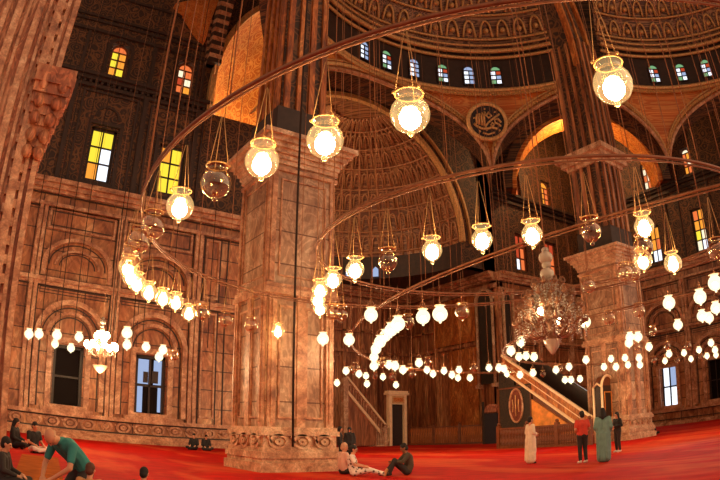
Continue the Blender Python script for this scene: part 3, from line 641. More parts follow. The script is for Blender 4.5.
def make_lamp(name, prof, lit, far=False):
    root = empty(name, (0, 0, -60))
    gl = MB().lathe(prof, 14 if far else 24).build('glass_globe', 'clear_glass' if not lit else ('frosted_glass' if far else 'lit_glass'), root)
    r, z = prof[-1]
    MB().tube([(r * cos(a), r * sin(a), z) for a in [2 * pi * i / 20 for i in range(20)]], .011, 6, closed=True).build('collar', 'gilt', root)
    mb = MB().sphere((0, 0, -.245), .042, 10, 6); mb.build('knob', 'frosted_glass' if (far and lit) else ('lit_glass' if lit else 'clear_glass'), root)
    if lit:
        MB().sphere((0, 0, -.06), .125 if not far else .09, 14, 10, (1, 1, 1.05)).build('flame', 'lamp_flame', root)
    else:
        MB().lathe([(0, -.2), (.05, -.19), (.055, -.12), (.045, -.12), (.04, -.18), (0, -.18)], 10).build('oil_cup', 'clear_glass', root)
    if not far:
        for k in range(3):
            a = 2 * pi * k / 3 + .6
            mb = MB(); mb.sphere((1.08 * r * cos(a), 1.08 * r * sin(a), z + .03), .024, 8, 5); mb.tube([(r * cos(a), r * sin(a), z), (.02 * cos(a), .02 * sin(a), DROP)], .0055, 4); mb.build('chain', 'gilt', root)
    else:
        MB().tube([(0, 0, z), (0, 0, DROP)], .008, 4).build('chain', 'rope', root)
        MB().tube([(-r, 0, z), (0, 0, z + .3), (r, 0, z)], .007, 4).build('bail', 'rope', root)
    return root
PROTO = {}
used = set()
def lamp(px, py, lit, style, far, label, group, z=4.9, dmax=None, scale=1.0, jit=1.0):
    key = (style, lit, far)
    p = on_z(px, py, z); d = hypot(p.x, p.y)
    lim = dmax or 34
    if d > lim: p = at(px, py, lim)
    p = E0 + (p - E0) * jit
    if key not in PROTO: PROTO[key] = make_lamp('hanging_lamp', GLOBE if style == 'globe' else TULIP, lit, far); o = PROTO[key]
    else: o = copy_tree(PROTO[key])
    o.location = p; o.rotation_euler = (0, 0, (px * 1.7) % 6.28); o.scale = (scale,) * 3
    tag(o, label, 'lamp', group); return o
def cluster(L, style, far, fmt, group, z=4.9, dmax=None, sort=False, scale=1.0):
    L = sorted(L) if sort else L; out = []
    for i, (px, py, lit) in enumerate(L):
        w = ('lit' if lit else 'unlit')
        out.append(lamp(px, py, lit, style, far, '%s %s' % (w, fmt % ORD[i]), group, z, dmax, scale, 1 + (.045 * (i % 3 - 1) if far else 0)))
    return out
H1 = [(613, 84, 1), (410, 114, 1), (325, 140, 1), (262, 161, 1), (216, 183, 0), (180, 206, 1), (153, 226, 0), (139, 241, 0), (131, 256, 0), (128, 267, 1), (131, 276, 1), (137, 283, 1), (149, 292, 1), (163, 298, 1), (176, 302, 1), (189, 313, 1), (203, 313, 0), (226, 320, 0), (251, 325, 0), (278, 331, 1)]
L1_ = cluster(H1, 'globe', False, 'glass globe lamp, %s along the large near hoop counted from the one hanging highest', 'globe lamps on the large near hoop')
H2 = [(644, 226, 1), (591, 231, 0), (532, 234, 1), (482, 239, 1), (432, 250, 1), (388, 261, 0), (355, 269, 1), (333, 279, 1), (320, 290, 1), (318, 299, 1), (320, 308, 1), (333, 313, 0), (341, 314, 0)]
L2_ = cluster(H2, 'tulip', False, 'tulip-shaped lamp, %s along the small inner hoop counted from the far pillar', 'tulip lamps on the small inner hoop')
H3 = [(440, 314, 1), (423, 317, 1), (408, 322, 0), (398, 324, 1), (391, 330, 1), (385, 336, 1), (380, 342, 1), (376, 349, 1), (374, 357, 1), (374, 366, 1), (382, 363, 0), (389, 365, 1), (395, 366, 1), (403, 370, 1)]
L3_ = cluster(H3, 'globe', True, 'globe lamp, %s along the hooked string of lamps from its top', 'globe lamps on the hooked string', dmax=46, scale=.95)
MID = [(337, 383, 1), (346, 371, 1), (352, 370, 0), (356, 367, 0), (359, 374, 1), (366, 376, 1), (367, 384, 1), (375, 376, 0), (383, 377, 1), (392, 377, 0), (396, 385, 1), (410, 368, 0), (412, 374, 0), (419, 363, 1), (427, 370, 1), (428, 362, 0), (433, 374, 1), (444, 371, 1), (452, 375, 1), (458, 378, 1), (459, 370, 1), (470, 378, 1), (474, 368, 0), (489, 368, 1), (499, 368, 1), (504, 369, 1), (507, 374, 1)]
L4_ = cluster(MID, 'globe', True, 'small globe lamp, %s in the low string before the recess', 'globe lamps strung low before the recess', dmax=40, sort=True, scale=.88)
CH = [(511, 351, 1), (519, 357, 1), (521, 342, 1), (526, 356, 1), (534, 357, 1), (512, 372, 0), (520, 375, 1), (533, 373, 1), (543, 374, 0), (556, 370, 1), (560, 368, 0), (569, 367, 1), (565, 380, 1), (571, 380, 1), (580, 379, 1), (586, 360, 1), (604, 367, 1), (611, 359, 1), (616, 367, 1), (625, 358, 1), (628, 365, 1), (639, 358, 1), (640, 365, 1)]
L6_ = cluster(CH, 'globe', True, 'small globe lamp, %s in the string below the crystal chandelier', 'globe lamps strung below the big chandelier', dmax=36, sort=True, scale=.86)
RR = [(629, 343, 1), (630, 337, 1), (638, 337, 1), (637, 347, 0), (649, 347, 1), (653, 331, 0), (654, 360, 0), (665, 361, 1), (669, 354, 1), (667, 346, 0), (677, 361, 0), (684, 353, 1), (688, 346, 0), (691, 359, 1), (699, 350, 1), (701, 357, 0), (707, 356, 1), (711, 343, 1), (715, 350, 1), (716, 355, 1)]
L7_ = cluster(RR, 'globe', True, 'small globe lamp, %s in the string leading away from the far pillar', 'globe lamps strung beyond the far pillar', dmax=44, sort=True, scale=.86)
BG = [(643, 247, 0), (643, 260, 1), (673, 263, 1), (717, 250, 0)]
cluster(BG, 'globe', False, 'large clear globe lamp, %s counting away from the far pillar', 'clear globe lamps beside the far pillar')
BR = [(462, 312, 0), (371, 315, 1), (323, 339, 1), (349, 340, 1), (585, 322, 1), (588, 286, 0), (609, 318, 0), (639, 311, 0), (625, 273, 0), (633, 273, 0), (669, 303, 1), (678, 325, 1), (700, 297, 1), (702, 316, 1), (709, 318, 1), (715, 283, 1), (716, 308, 1)]
cluster(BR, 'globe', True, 'globe lamp, %s of the scattered mid-height globes counting from the massive pillar', 'scattered globe lamps at mid height', sort=True, scale=.92)
LL = [(29, 334, 1), (39, 334, 1), (55, 344, 1), (57, 335, 1), (71, 348, 1), (79, 337, 1), (127, 333, 1), (127, 345, 1), (146, 347, 1), (159, 357, 1), (163, 350, 1), (171, 355, 0), (175, 356, 0)]
L5_ = cluster(LL, 'globe', True, 'globe lamp, %s in the string before the two dark lower windows', 'globe lamps strung before the lower windows', dmax=32, sort=True, scale=.9)
def lamp_lights(L, step, power):
    lit = [o for o in L if 'unlit' not in o['label']]
    for o in lit[::step]:
        l = bpy.data.lights.new('lamp_light', 'POINT'); l.energy = power; l.color = (1, .66, .34); l.shadow_soft_size = .06
        q = bpy.data.objects.new('lamp_light', l); COL.objects.link(q); q.location = o.location - Vector((0, 0, .34))
lamp_lights(L3_, 5, 120); lamp_lights(L4_, 4, 190); lamp_lights(L5_, 3, 190); lamp_lights(L6_, 6, 90); lamp_lights(L7_, 5, 190)
# ------------------------------------------------------------------ hoops with their cables
def hoop(cx, cy, r, z, label, ncab, zc, mat='iron', br=.035, ta=0.0, tb=0.0, lamps=(), cr=.012):
    o = empty('lamp_hoop', (cx, cy, z), label, 'lamp hoop', 'iron hoops that carry the lamps')
    n = 120; P = lambda a: Vector((r * cos(a), r * sin(a), ta * r * cos(a) + tb * r * sin(a)))
    pts = [P(2 * pi * i / n) for i in range(n)]
    MB().tube(pts, br, 8, closed=True).build('ring', mat, o)
    MB().tube([v - Vector((0, 0, 2.4 * br)) for v in pts], br * .55, 6, closed=True).build('lower_rail', mat, o)
    for i in range(ncab):
        v = P(2 * pi * (i + .37) / ncab); MB().tube([v, (v.x, v.y, zc - z)], cr, 4).build('cable', 'rope', o)
    for l in lamps:   # the chains of each lamp reach up to this hoop
        zb = z + ta * (l.location.x - cx) + tb * (l.location.y - cy)
        for c in l.children:
            if c.name.startswith('chain'): k = (zb - l.location.z) / DROP; c.scale.z = k
    return o
hoop(11.76, 9.4, 9.46, 6.39, 'large iron hoop sweeping across the dark upper wall above the biggest globe lamps', 34, 36, ta=.046, tb=-.013, lamps=L1_)
hoop(12.63, 9.75, 6.02, 6.22, 'smaller iron hoop looping beside the close pillar above the tulip lamps', 22, 38, ta=.032, tb=.009, lamps=L2_)
hoop(29.13, 11.2, 18.15, 6.15, 'wide iron hoop rising from the hooked lamp string past the far pillar', 44, 38, ta=.018, tb=-.043)
hoop(30, 11, 12.0, 5.2, 'distant iron hoop level with the big chandelier', 20, 36, br=.03)
for l in L5_:
    for c in l.children:
        if c.name.startswith('chain'): c.scale = (.7, .7, 18)
for i, (px, d) in enumerate(((32, 37), (50, 37), (68, 37), (83, 37), (118, 37), (150, 37), (122, 34), (213, 38), (140, 38), (176, 38))):
    p = at(px, 250, d); MB().tube([(0, 0, 0), (0, 0, 34)], .028, 5).build('hanging_cable', 'dark_rope', label='thin dark cable before the lower wall, %s counted from the cut-off pillar' % ORD[[0, 1, 2, 3, 4, 7, 5, 9, 6, 8][i]], cat='cable', group='dark cables before the lower wall', loc=(p.x, p.y, 6.5))
# long dark cable down the near pillar
p = on_y(296, 250, 18.72)
o = MB().tube([(0, 0, 0), (0, 0, 61.1)], .042, 6).build('cable', 'dark_rope', label='black cable hanging down in front of the massive pillar', cat='cable', loc=(p.x, p.y, .95))
# ------------------------------------------------------------------ chandeliers
b = NB('crystal'); gl = b.bsdf(.06, 0, (.95, .82, .68, 1)); gl.inputs['Transmission Weight'].default_value = .55; gl.inputs['IOR'].default_value = 1.45
def chandelier(name, loc, R, H, tiers, label, lit, rodtop, bowl=1.0, bulb=1.0):
    o = empty(name, loc, label, 'chandelier')
    st = MB().lathe([(0, -H * .42), (.05 * R, -H * .40), (.16 * R, -H * .3), (.09 * R, -H * .2), (.2 * R, -H * .05), (.1 * R, H * .1), (.22 * R, H * .2), (.08 * R, H * .3), (.05 * R, H * .5), (0, H * .5)], 14).build('stem', 'bronze', o)
    for (zz, rr, n, up) in tiers:
        for k in range(n):
            a = 2 * pi * (k + .5 * (zz > 0)) / n; u = Vector((cos(a), sin(a), 0)); pts = []
            for q in range(13):
                t = q / 12; r = rr * (t ** .8); z = zz - .22 * R * sin(pi * min(1, t * 1.25)) + up * t ** 2
                pts.append(u * r + Vector((0, 0, z)))
            tip = pts[-1]
            for q in range(1, 9):  # the scroll at the tip
                w = q / 8 * 1.7 * pi; pts.append(tip + u * (.10 * R * sin(w)) * (1 - .06 * q) + Vector((0, 0, .10 * R * (1 - cos(w)) * .9)))
            am = MB().tube(pts, .02 * R, 6).build('arm', 'bronze', o)
            c = MB(); c.lathe([(0, 0), (.05 * R, 0), (.1 * R, .05 * R), (.08 * R, .05 * R), (.04 * R, .02 * R)], 10, tip); c.tube([tip, tip + Vector((0, 0, .16 * R))], .02 * R, 6); c.build('candle_cup', 'bronze', am)
            if lit(k, zz): MB().sphere(tip + Vector((0, 0, .21 * R)), bulb * .075 * R, 10, 7, (1, 1, 1.3)).build('candle_bulb', 'lamp_flame', am)
            dr = MB(); 
            for q in range(5): dr.sphere(tip + Vector((0, 0, -.06 * R - .075 * R * q)), .03 * R, 6, 4)
            dr.build('crystal_drop', 'crystal', am)
    g = MB()
    for (zz, rr, n, up) in tiers:
        for k in range(n):
            a0, a1 = 2 * pi * k / n, 2 * pi * (k + 1) / n
            for q in range(9):
                t = q / 8; a = a0 + (a1 - a0) * t; g.sphere((rr * .8 * cos(a), rr * .8 * sin(a), zz + up * .6 - .22 * R * sin(pi * t)), .024 * R, 5, 4)
            for q in range(8): t = q / 8; g.sphere((rr * .8 * cos(a0) * (1 - t), rr * .8 * sin(a0) * (1 - t), zz + up * .6 + t * .5 * R), .02 * R, 5, 4)
    g.build('crystal_garland', 'crystal', o, kind='stuff')
    bw = MB().lathe([(0, -H * .55), (.06 * R * bowl, -H * .53), (.15 * R * bowl, -H * .47), (.22 * R * bowl, -H * .4), (.24 * R * bowl, -H * .36)], 16); bw.build('crystal_bowl', 'crystal', o)
    for i, (z, r) in enumerate(((H * .5, .2), (H * .62, .13), (H * .72, .2), (H * .82, .1))):
        MB().sphere((0, 0, z), r * R, 12, 8, (1, 1, .9)).build('bauble', 'crystal', o)
    MB().tube([(0, 0, H * .5), (0, 0, rodtop)], .018, 6).build('rod', 'rope', o)
    return o
p = at(550, 312, 17.0)
chandelier('chandelier', p, 1.08, 2.2, [(-.5, 1.0, 16, .14), (-.1, .9, 14, .16), (.25, .7, 12, .16), (.6, .42, 8, .16)], 'huge unlit crystal chandelier with curling gilt arms', lambda k, z: z < -.3 and k in (1, 9), 28)
p = at(101, 351, 35)
chandelier('chandelier', p, .94, 2.3, [(-.14, .87, 8, .24), (.5, .36, 4, .18)], 'small lit chandelier with a crystal bowl between the two dark lower windows', lambda k, z: True, 24, 2.1, 2.3)
# ------------------------------------------------------------------ point lights: the lit chandelier, plus fills added to brighten niche and corner arch
def point(loc, power, col=(1, .62, .30), r=.25, nm='lamp_light'):
    l = bpy.data.lights.new(nm, 'POINT'); l.energy = power; l.color = col; l.shadow_soft_size = r
    o = bpy.data.objects.new(nm, l); COL.objects.link(o); o.location = loc; return o
# ------------------------------------------------------------------ pulpits and balustrades
def balustrade(A, B, h, n, label, mat, rail, group=None):
    A, B = Vector(A), Vector(B); o = empty('balustrade', A, label, 'balustrade', group, atan2(B.y - A.y, B.x - A.x)); L = (B - A).length
    MB().box((0, -.09, h - .12), (L, .09, h)).build('top_rail', rail, o); MB().box((0, -.1, 0), (L, .1, .16)).build('bottom_rail', rail, o)
    bal = MB().lathe([(.05, .16), (.07, .22), (.045, .3), (.085, h * .38), (.045, h * .55), (.045, h * .62), (.08, h * .8), (.05, h - .12)], 8)
    first = None
    for i in range(n):
        x = L * (i + .5) / n
        if first is None: first = bal.build('baluster', mat, o); c = first
        else: c = first.copy(); COL.objects.link(c); c.parent = o
        c.location = (x, 0, 0)
    for i in range(0, 4):
        x = L * i / 3; pb = MB(); pb.box((x - .14, -.14, 0), (x + .14, .14, h + .15)); pb.sphere((x, 0, h + .25), .13, 8, 6); pb.build('post', rail, o)
    return o
def fl(px, d): p = at(px, 430, d); return (p.x, p.y, 0)
balustrade(fl(409, 64), fl(486, 61), 1.9, 44, 'long balustrade along the foot of the recess', 'orange_panel', 'brown_wood')
balustrade(fl(499, 43.2), fl(590, 38.2), 1.45, 56, 'dark balustrade in front of the big pulpit', 'brown_wood', 'brown_wood')
balustrade(fl(356, 62), fl(386, 61.5), 1.9, 18, 'pale marble balustrade beside the small pulpit', 'pale_marble', 'pale_marble')
# the big pulpit: stair rising away from the far pillar
F = at(601, 440, 39.6); PX = F.x + .1; Y0 = F.y; 
T = ray(508, 360); Y1 = Y0 + 8.6
o = empty('pulpit_stair', (PX, Y0, 0), 'big golden pulpit stair with dark banister beside the far pillar', 'pulpit')
W = 1.5; SIDE = lambda a, b_, d: Vector((-d, a, b_)); LEN = Y1 - Y0; HT = 5.6
mb = MB(); mb.prism([(.9, .1), (LEN - 2.9, .1), (LEN - 2.9, HT * .6), (.9, .35)], SIDE, .16); mb.build('side_panel', 'golden_wood', o)
mb = MB(); fbar(mb, SIDE, .6, .55, LEN - .2, HT + .1, .17, .2, .02); mb.build('stringer', 'bright_marble', o)
mb = MB(); fbar(mb, SIDE, .6, 1.7, LEN - .2, HT + 1.2, .16, .2, .02); fbar(mb, SIDE, .6, 1.1, LEN - .2, HT + .65, .05, .14, .02); mb.build('handrail', 'bright_marble', o)
mb = MB(); mb.prism([(.6, .5), (LEN - .2, HT), (LEN - .2, HT + 1.2), (.6, 1.7)], SIDE, .1); mb.build('banister', 'orange_panel', o)
mb = MB(); mb.prism([(.6, .5), (LEN - .2, HT), (LEN - .2, HT + 2.1), (.6, 2.6)], lambda a, b_, d: Vector((W + d, a, b_)), .1); mb.build('banister', 'dark_wood', o, label='dark far banister')
mb = MB(); n = 26
for i in range(n): y = .6 + (LEN - 2) * i / n; mb.box((0, y, 0.05), (W, y + (LEN - 2) / n + .01, .3 + (HT - .3) * (i + 1) / n * .96))
mb.build('steps', 'brown_wood', o)
mb = MB(); mb.box((-.12, LEN - 2.9, 0), (W + .1, LEN + .3, HT * .8)); mb.box((0, LEN - 1.2, HT * .8), (W, LEN + .3, HT + .4)); mb.build('tower', 'drape', o)
mb = MB(); fframe(mb, SIDE, LEN - 2.88, .1, LEN + .28, HT * .78, .1, .18); mb.build('tower_frame', 'brown_wood', o)
mb = MB(); mb.tube([(-.2, LEN - 1.5 + .62 * cos(a), 3.0 + 1.2 * sin(a)) for a in [2 * pi * i / 24 for i in range(24)]], .08, 6, closed=True); md = mb.build('oval_medallion', 'moulding_marble', o)
mb = MB(); mb.lathe([(0, 0), (.6, 0), (.6, .06), (0, .06)], 20, M=Matrix.Translation((-.14, LEN - 1.5, 3.0)) @ Matrix.Rotation(-pi / 2, 4, 'Y') @ Matrix.Diagonal((1.9, 1, 1, 1)), smooth=False); mb.build('oval_field', 'oval_red', md)
mb = MB()
for q in (-.3, 0, .3): mb.tube([(-.26, LEN - 1.5 + q, 3.0 - .75 + abs(q)), (-.26, LEN - 1.5 + q * .8, 3.0), (-.26, LEN - 1.5 + q, 3.75 - abs(q))], .04, 5)
mb.build('oval_lettering', 'gilt', md)
MB().box((0, -.1, 0), (W, .5, 3.7)).build('portal_shade_fill', 'dark_wood', o)  # dark block painted in for the shade inside the portal
for x, y in ((0, -.14), (W, -.14), (-.04, .5)): MB().tube([(x, y, 0), (x, y, 3.6)], .085, 8).build('portal_column', 'bright_marble', o)
mb = MB(); mb.tube([(W / 2 - W / 2 * cos(a), -.14, 3.6 + .75 * sin(a)) for a in [pi * q / 14 for q in range(15)]], .085, 8); mb.tube([(-.04, -.14, 3.6), (-.04, .18, 3.85), (-.04, .5, 3.6)], .07, 8); mb.build('portal_arch', 'bright_marble', o)
mb = MB(); mb.prism(arc(W / 2, 3.6, W / 2, 0, pi, 14, .75), lambda a, b_, d: Vector((a, -.08 + d, b_)), .5); mb.build('portal_head', 'brown_wood', o)
mb = MB(); fframe(mb, WY(-.11), .3, .3, W - .3, 3.3, .06, .05); mb.build('portal_panel_frame', 'golden_wood', o)
# the small marble pulpit in the recess
Fp = at(397, 440, 63); o = empty('pulpit_stair', (Fp.x, Fp.y, 0), 'small marble pulpit with a square portal inside the recess', 'pulpit')
mb = MB()
for s in (-1, 1): mb.box((s * .95 - .18, -.25, 0), (s * .95 + .18, .25, 4.3))
mb.build('portal_jamb', 'bright_marble', o)
mb = MB(); mb.box((-1.13, -.25, 4.3), (1.13, .25, 5.3)); mb.box((-1.35, -.4, 5.3), (1.35, .4, 5.5)); mb.box((-1.25, -.35, 5.5), (1.25, .35, 5.7)); mb.build('portal_head', 'bright_marble', o)
mb = MB(); fframe(mb, WY(-.26), -.75, 4.42, .75, 5.15, .12, .06); mb.build('panel_frame', 'gilt', o)
MB().box((-.6, -.29, 4.56), (.6, -.25, 5.0)).build('panel', 'orange_gilded', o)
MB().box((-.77, .05, 0), (.77, .15, 4.3)).build('portal_shade_fill', 'dark_wood', o)  # dark sheet gives the shaded opening behind the jambs
FRN = lambda a, b_, d: Vector((a, .2 - d, b_))
mb = MB(); mb.prism([(-1.2, .1), (-1.2, .4), (-6.1, 5.4), (-6.1, .1)], FRN, .15); mb.build('side_panel', 'apse_panel', o)
mb = MB(); fbar(mb, FRN, -1.2, .5, -6.1, 5.5, .28, .3, .05); mb.build('stringer', 'bright_marble', o)
mb = MB(); fbar(mb, FRN, -1.2, 1.9, -6.1, 6.9, .2, .3, .05); mb.build('handrail', 'bright_marble', o)
for i in range(16):
    t = (i + .5) / 16; x = -1.2 - 4.9 * t; z = .5 + 5 * t; mb = MB().box((x - .05, -.05, z), (x + .05, .05, z + 1.4)); mb.build('baluster', 'moulding_marble', o)
mb = MB(); mb.box((-6.6, -.3, 0), (-6.1, .3, 6.8)); mb.box((-6.75, -.4, 6.0), (-5.95, .4, 6.2)); mb.build('corner_post', 'pale_marble', o)
# little dark doorway with a red arch head at the corner of the recess
Dp = at(492, 440, 56); 
TRD = MB(); q = at(492, 420, 57.5)
o = empty('prayer_niche_door', (q.x, q.y, 0), 'narrow dark doorway with a small reddish arch beside the big pulpit', 'doorway', rz=-YAW)
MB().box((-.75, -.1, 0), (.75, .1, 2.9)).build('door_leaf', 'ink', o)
mb = MB(); FD = WY(-.1); farch(mb, FD, 0, 3.0, .55, .8, .2, 12); mb.prism(arc(0, 3.0, .55, 0, pi, 12), lambda a, b_, t: FD(a, b_, t), .08); mb.build('arch_head', 'carved_stone', o)
mb = MB(); frect(mb, FD, -.95, 0, -.75, 4.0, -.1, .15); frect(mb, FD, .75, 0, .95, 4.0, -.1, .15); mb.build('door_jamb', 'drape', o)
p_ = at(101, 358, 34.6); point((p_.x, p_.y, p_.z - 1.2), 300, (1, .52, .22), .06, 'chandelier_light')
point((55.2, 36.6, 33.5), 1800, (1, .58, .24), .1)  # fill light added to brighten the arch across the far corner
# mat on the carpet at lower left
plain('straw_mat', lin(168, 84, 28), .95, 0, .3, 1.5)
for _n in MATS['straw_mat'].node_tree.nodes:
    if _n.type == 'BSDF_PRINCIPLED': _n.inputs['Specular IOR Level'].default_value = .03
P = [at(px, 460, d) for px, d in ((22, 21.5), (58, 21.5), (66, 12.0), (10, 12.0))]
c = sum(P, Vector()) / 4; mb = MB(); mb.prism([(p.x - c.x, p.y - c.y) for p in P], lambda a, b_, d: Vector((a, b_, d)), .015)
mb.build('floor_mat', 'straw_mat', label='orange brown mat on the carpet under the bald bending person', cat='mat', loc=(c.x, c.y, .002))
point((19.5, LY + 2.5, 27.5), 2600, (1, .72, .40), .1)  # unseen fill light added inside the amber niche to brighten it
# ------------------------------------------------------------------ people
plain('skin', lin(206, 142, 108), .5, 0, .08, 6, 0); plain('skin_dark', lin(150, 92, 62), .5, 0, .08, 6, 0)
for nm, c in (('hair_black', (26, 18, 16)), ('hair_brown', (86, 46, 28)), ('hair_grey', (196, 150, 120)), ('cloth_cream', (236, 214, 186)), ('cloth_red', (214, 66, 46)), ('cloth_dark', (46, 38, 36)), ('cloth_black', (26, 21, 22)), ('cloth_teal', (112, 148, 140)), ('cloth_green', (44, 126, 122)), ('cloth_olive', (74, 62, 46)), ('cloth_white', (232, 212, 200)), ('cloth_tan', (190, 132, 84)), ('shoe_white', (232, 220, 206)), ('shoe_dark', (38, 28, 24)), ('cloth_pink', (226, 176, 156))):
    plain(nm, lin(*c), .75, 0, .14, 5, .1)
b = NB('cloth_spotted'); b.bsdf(.75); v = b.coord((9, 9, 9)); vo = b.n('ShaderNodeTexVoronoi', Scale=1.0); b.l(v, vo.inputs['Vector'])
b.l(b.ramp(vo.outputs['Distance'], [(.28, lin(96, 62, 58)), (.36, lin(236, 216, 204))]), b.b.inputs['Base Color'])
def cap(mb, a, b_, r0, r1, n=10):
    a, b_ = Vector(a), Vector(b_); t = (b_ - a); L = t.length
    if L < 1e-4: mb.sphere(a, r0, n, 8); return
    t /= L; pts = []; rs = []
    for k in range(4): w = pi / 2 * (k / 3); pts.append(a - t * r0 * cos(w)); rs.append(max(r0 * sin(w), .001))
    for k in range(4): w = pi / 2 * (1 - k / 3); pts.append(b_ + t * r1 * cos(w)); rs.append(max(r1 * sin(w), .001))
    mb.tube(pts, rs, n)
def skin_build(mb, name, mat, parent, vox):
    o = mb.build(name, mat, parent)
    m = o.modifiers.new('remesh', 'REMESH'); m.mode = 'VOXEL'; m.voxel_size = vox; m.use_smooth_shade = True
    s = o.modifiers.new('smooth', 'SMOOTH'); s.factor = .5; s.iterations = 3
    return o
def V3(*a): return Vector(a)
def person(loc, heading, pose, label, skin='skin', hair='hair_black', hairstyle='short', top='cloth_dark', sleeve='short', bottom='cloth_dark', robe=None, shoes='shoe_dark', scale=1.06, J=None, scarf=None):
    """local frame: the person faces +X, Z up"""
    o = empty('person', loc, label, 'person', rz=heading); o.scale = (scale,) * 3
    j = dict(POSES[pose]); j.update(J or {})
    g = lambda k: Vector(j[k])
    body = MB(); hd = g('head'); up = (hd - g('neck')).normalized(); look = Vector(j.get('look', (1, 0, 0))).normalized(); look = (look - up * look.dot(up)).normalized(); sd = up.cross(look)
    # trunk
    for k in (-1, 1):
        s = sd * 0
        cap(body, g('pelvis') + Vector((0, .07 * k, 0)), g('waist') + Vector((0, .06 * k, 0)), .115, .105)
        cap(body, g('waist') + Vector((0, .06 * k, 0)), g('chest') + Vector((0, .08 * k, 0)), .105, .115)
        cap(body, g('chest') + Vector((0, .07 * k, .02)), g('sh' + 'RL'[k > 0]) * .85 + g('chest') * .15, .09, .06)
    cap(body, g('chest'), g('neck'), .075, .056); cap(body, g('neck'), hd - up * .06, .055, .055)
    # head: skull, jaw, nose, ears
    body.sphere(hd + up * .02 - look * .012, .098, 14, 10, (1, .82, 1.14) if abs(look.x) > .7 else (.84, 1, 1.14)); cap(body, hd - up * .06 + look * .035, hd - up * .085 + look * .05, .058, .04)
    cap(body, hd + look * .085 + up * .01, hd + look * .108 - up * .025, .012, .017, 8)
    for k in (-1, 1): body.sphere(hd + sd * .082 * k - look * .005, .026, 8, 6, (.8, .8, 1.3)); cap(body, hd + look * .085 + up * .032 + sd * .015 * k, hd + look * .08 + up * .034 + sd * .05 * k, .012, .01, 6)
    for S in 'LR':
        sh, el, wr = g('sh' + S), g('el' + S), g('wr' + S); cap(body, sh, el, .055, .043); cap(body, el, wr, .043, .03)
        d = Vector(j.get('hand' + S, tuple((wr - el).normalized()))).normalized(); sid = d.cross(Vector((0, 0, 1))); sid = sid.normalized() if sid.length > .1 else Vector((0, 1, 0)); nn = sid.cross(d)
        cap(body, wr + d * .02, wr + d * .08, .03, .036)
        for q, (off, ln) in enumerate(((-.033, .075), (-.011, .088), (.011, .083), (.033, .064))):
            b0 = wr + d * .095 + sid * off; b1 = b0 + d * ln * .5 + nn * -.006; b2 = b1 + d * ln * .38 - nn * .022; cap(body, b0 - d * .03, b1, .0125, .0115, 6); cap(body, b1, b2, .0115, .0095, 6)
        sg = 1 if S == 'L' else -1; b0 = wr + d * .035 + sid * .03 * sg; b1 = b0 + d * .035 + sid * .03 * sg - nn * .012; cap(body, b0, b1, .015, .0125, 6); cap(body, b1, b1 + d * .035 + sid * .006 * sg - nn * .008, .0125, .01, 6)
        hp, kn, an = g('hip' + S), g('kn' + S), g('an' + S); cap(body, hp, kn, .088, .06); cap(body, kn, kn * .65 + an * .35, .056, .058); cap(body, kn * .65 + an * .35, an, .056, .038)
        ft = Vector(j.get('foot' + S, (1, 0, -.15))).normalized(); cap(body, an + Vector((0, 0, -.025)), an + ft * .15 + Vector((0, 0, -.03)), .042, .034)
    bd = skin_build(body, 'body', skin, o, .0115)
    # eyes and mouth
    for k in (-1, 1): MB().sphere(hd + look * .083 + up * .015 + sd * .033 * k, .012, 8, 6).build('eye', 'ink', o)
    m = MB(); cap(m, hd + look * .093 - up * .055 + sd * .02, hd + look * .093 - up * .055 - sd * .02, .006, .006, 6); m.build('mouth', 'cloth_red', o)
    # hair
    h = MB()
    if hairstyle != 'bald':
        h.sphere(hd + up * .045 - look * .028, .108, 14, 10, (1, .86, 1.0) if abs(look.x) > .7 else (.88, 1, 1)); h.sphere(hd - look * .05 - up * .02, .085, 12, 8)
        if hairstyle == 'long':
            cap(h, hd - look * .06, hd - look * .085 - up * .2, .085, .06); 
            for k in (-1, 1): cap(h, hd + sd * .07 * k + up * .02 - look * .01, hd + sd * .08 * k - up * .16 - look * .04, .04, .04)
        if hairstyle == 'bun': h.sphere(hd - look * .12 + up * .03, .05, 10, 8)
        skin_build(h, 'hair', hair, o, .014)
    else:
        for k in (-1, 1): cap(h, hd + sd * .075 * k - look * .03, hd - look * .085 + sd * .03 * k - up * .02, .03, .035)
        skin_build(h, 'hair', hair, o, .012)
    if scarf:
        s = MB(); s.sphere(hd + up * .04 - look * .025, .118, 14, 10); cap(s, hd - up * .05 - look * .05, g('chest') + Vector((0, 0, .06)), .09, .13); skin_build(s, 'head_scarf', scarf, o, .015)
    # garments
    if robe:
        r = MB()
        for k in (-1, 1):
            cap(r, g('chest') + Vector((0, .08 * k, 0)), g('pelvis') + Vector((0, .09 * k, 0)), .135, .15); cap(r, g('chest') + Vector((0, .06 * k, .04)), g('sh' + 'RL'[k > 0]), .095, .075)
        for S in 'LR':
            cap(r, g('sh' + S), g('el' + S), .075, .072); cap(r, g('el' + S), g('wr' + S) * .9 + g('el' + S) * .1, .07, .07)
            cap(r, g('hip' + S), g('kn' + S), .15, .15); cap(r, g('kn' + S), g('an' + S) + Vector((0, 0, .05)), .15, .13)
            cap(r, g('pelvis'), (g('anL') + g('anR')) / 2 + Vector((-.03, 0, .06)), .17, .15)
            for q in range(3): cap(r, g('hip' + S) + Vector((.13 * (q - 1), 0, 0)), g('an' + S) + Vector((.13 * (q - 1), .03 * (1 if S == 'L' else -1), .05)), .05, .035)
        skin_build(r, 'robe', robe, o, .016)
    else:
        t = MB()
        for k in (-1, 1):
            cap(t, g('pelvis') + Vector((0, .07 * k, .03)), g('waist') + Vector((0, .065 * k, 0)), .135, .125); cap(t, g('waist') + Vector((0, .065 * k, 0)), g('chest') + Vector((0, .085 * k, 0)), .125, .13); cap(t, g('chest') + Vector((0, .06 * k, .03)), g('sh' + 'RL'[k > 0]), .1, .075)
        cap(t, g('chest'), g('neck') - (g('neck') - g('chest')) * .25, .09, .07)
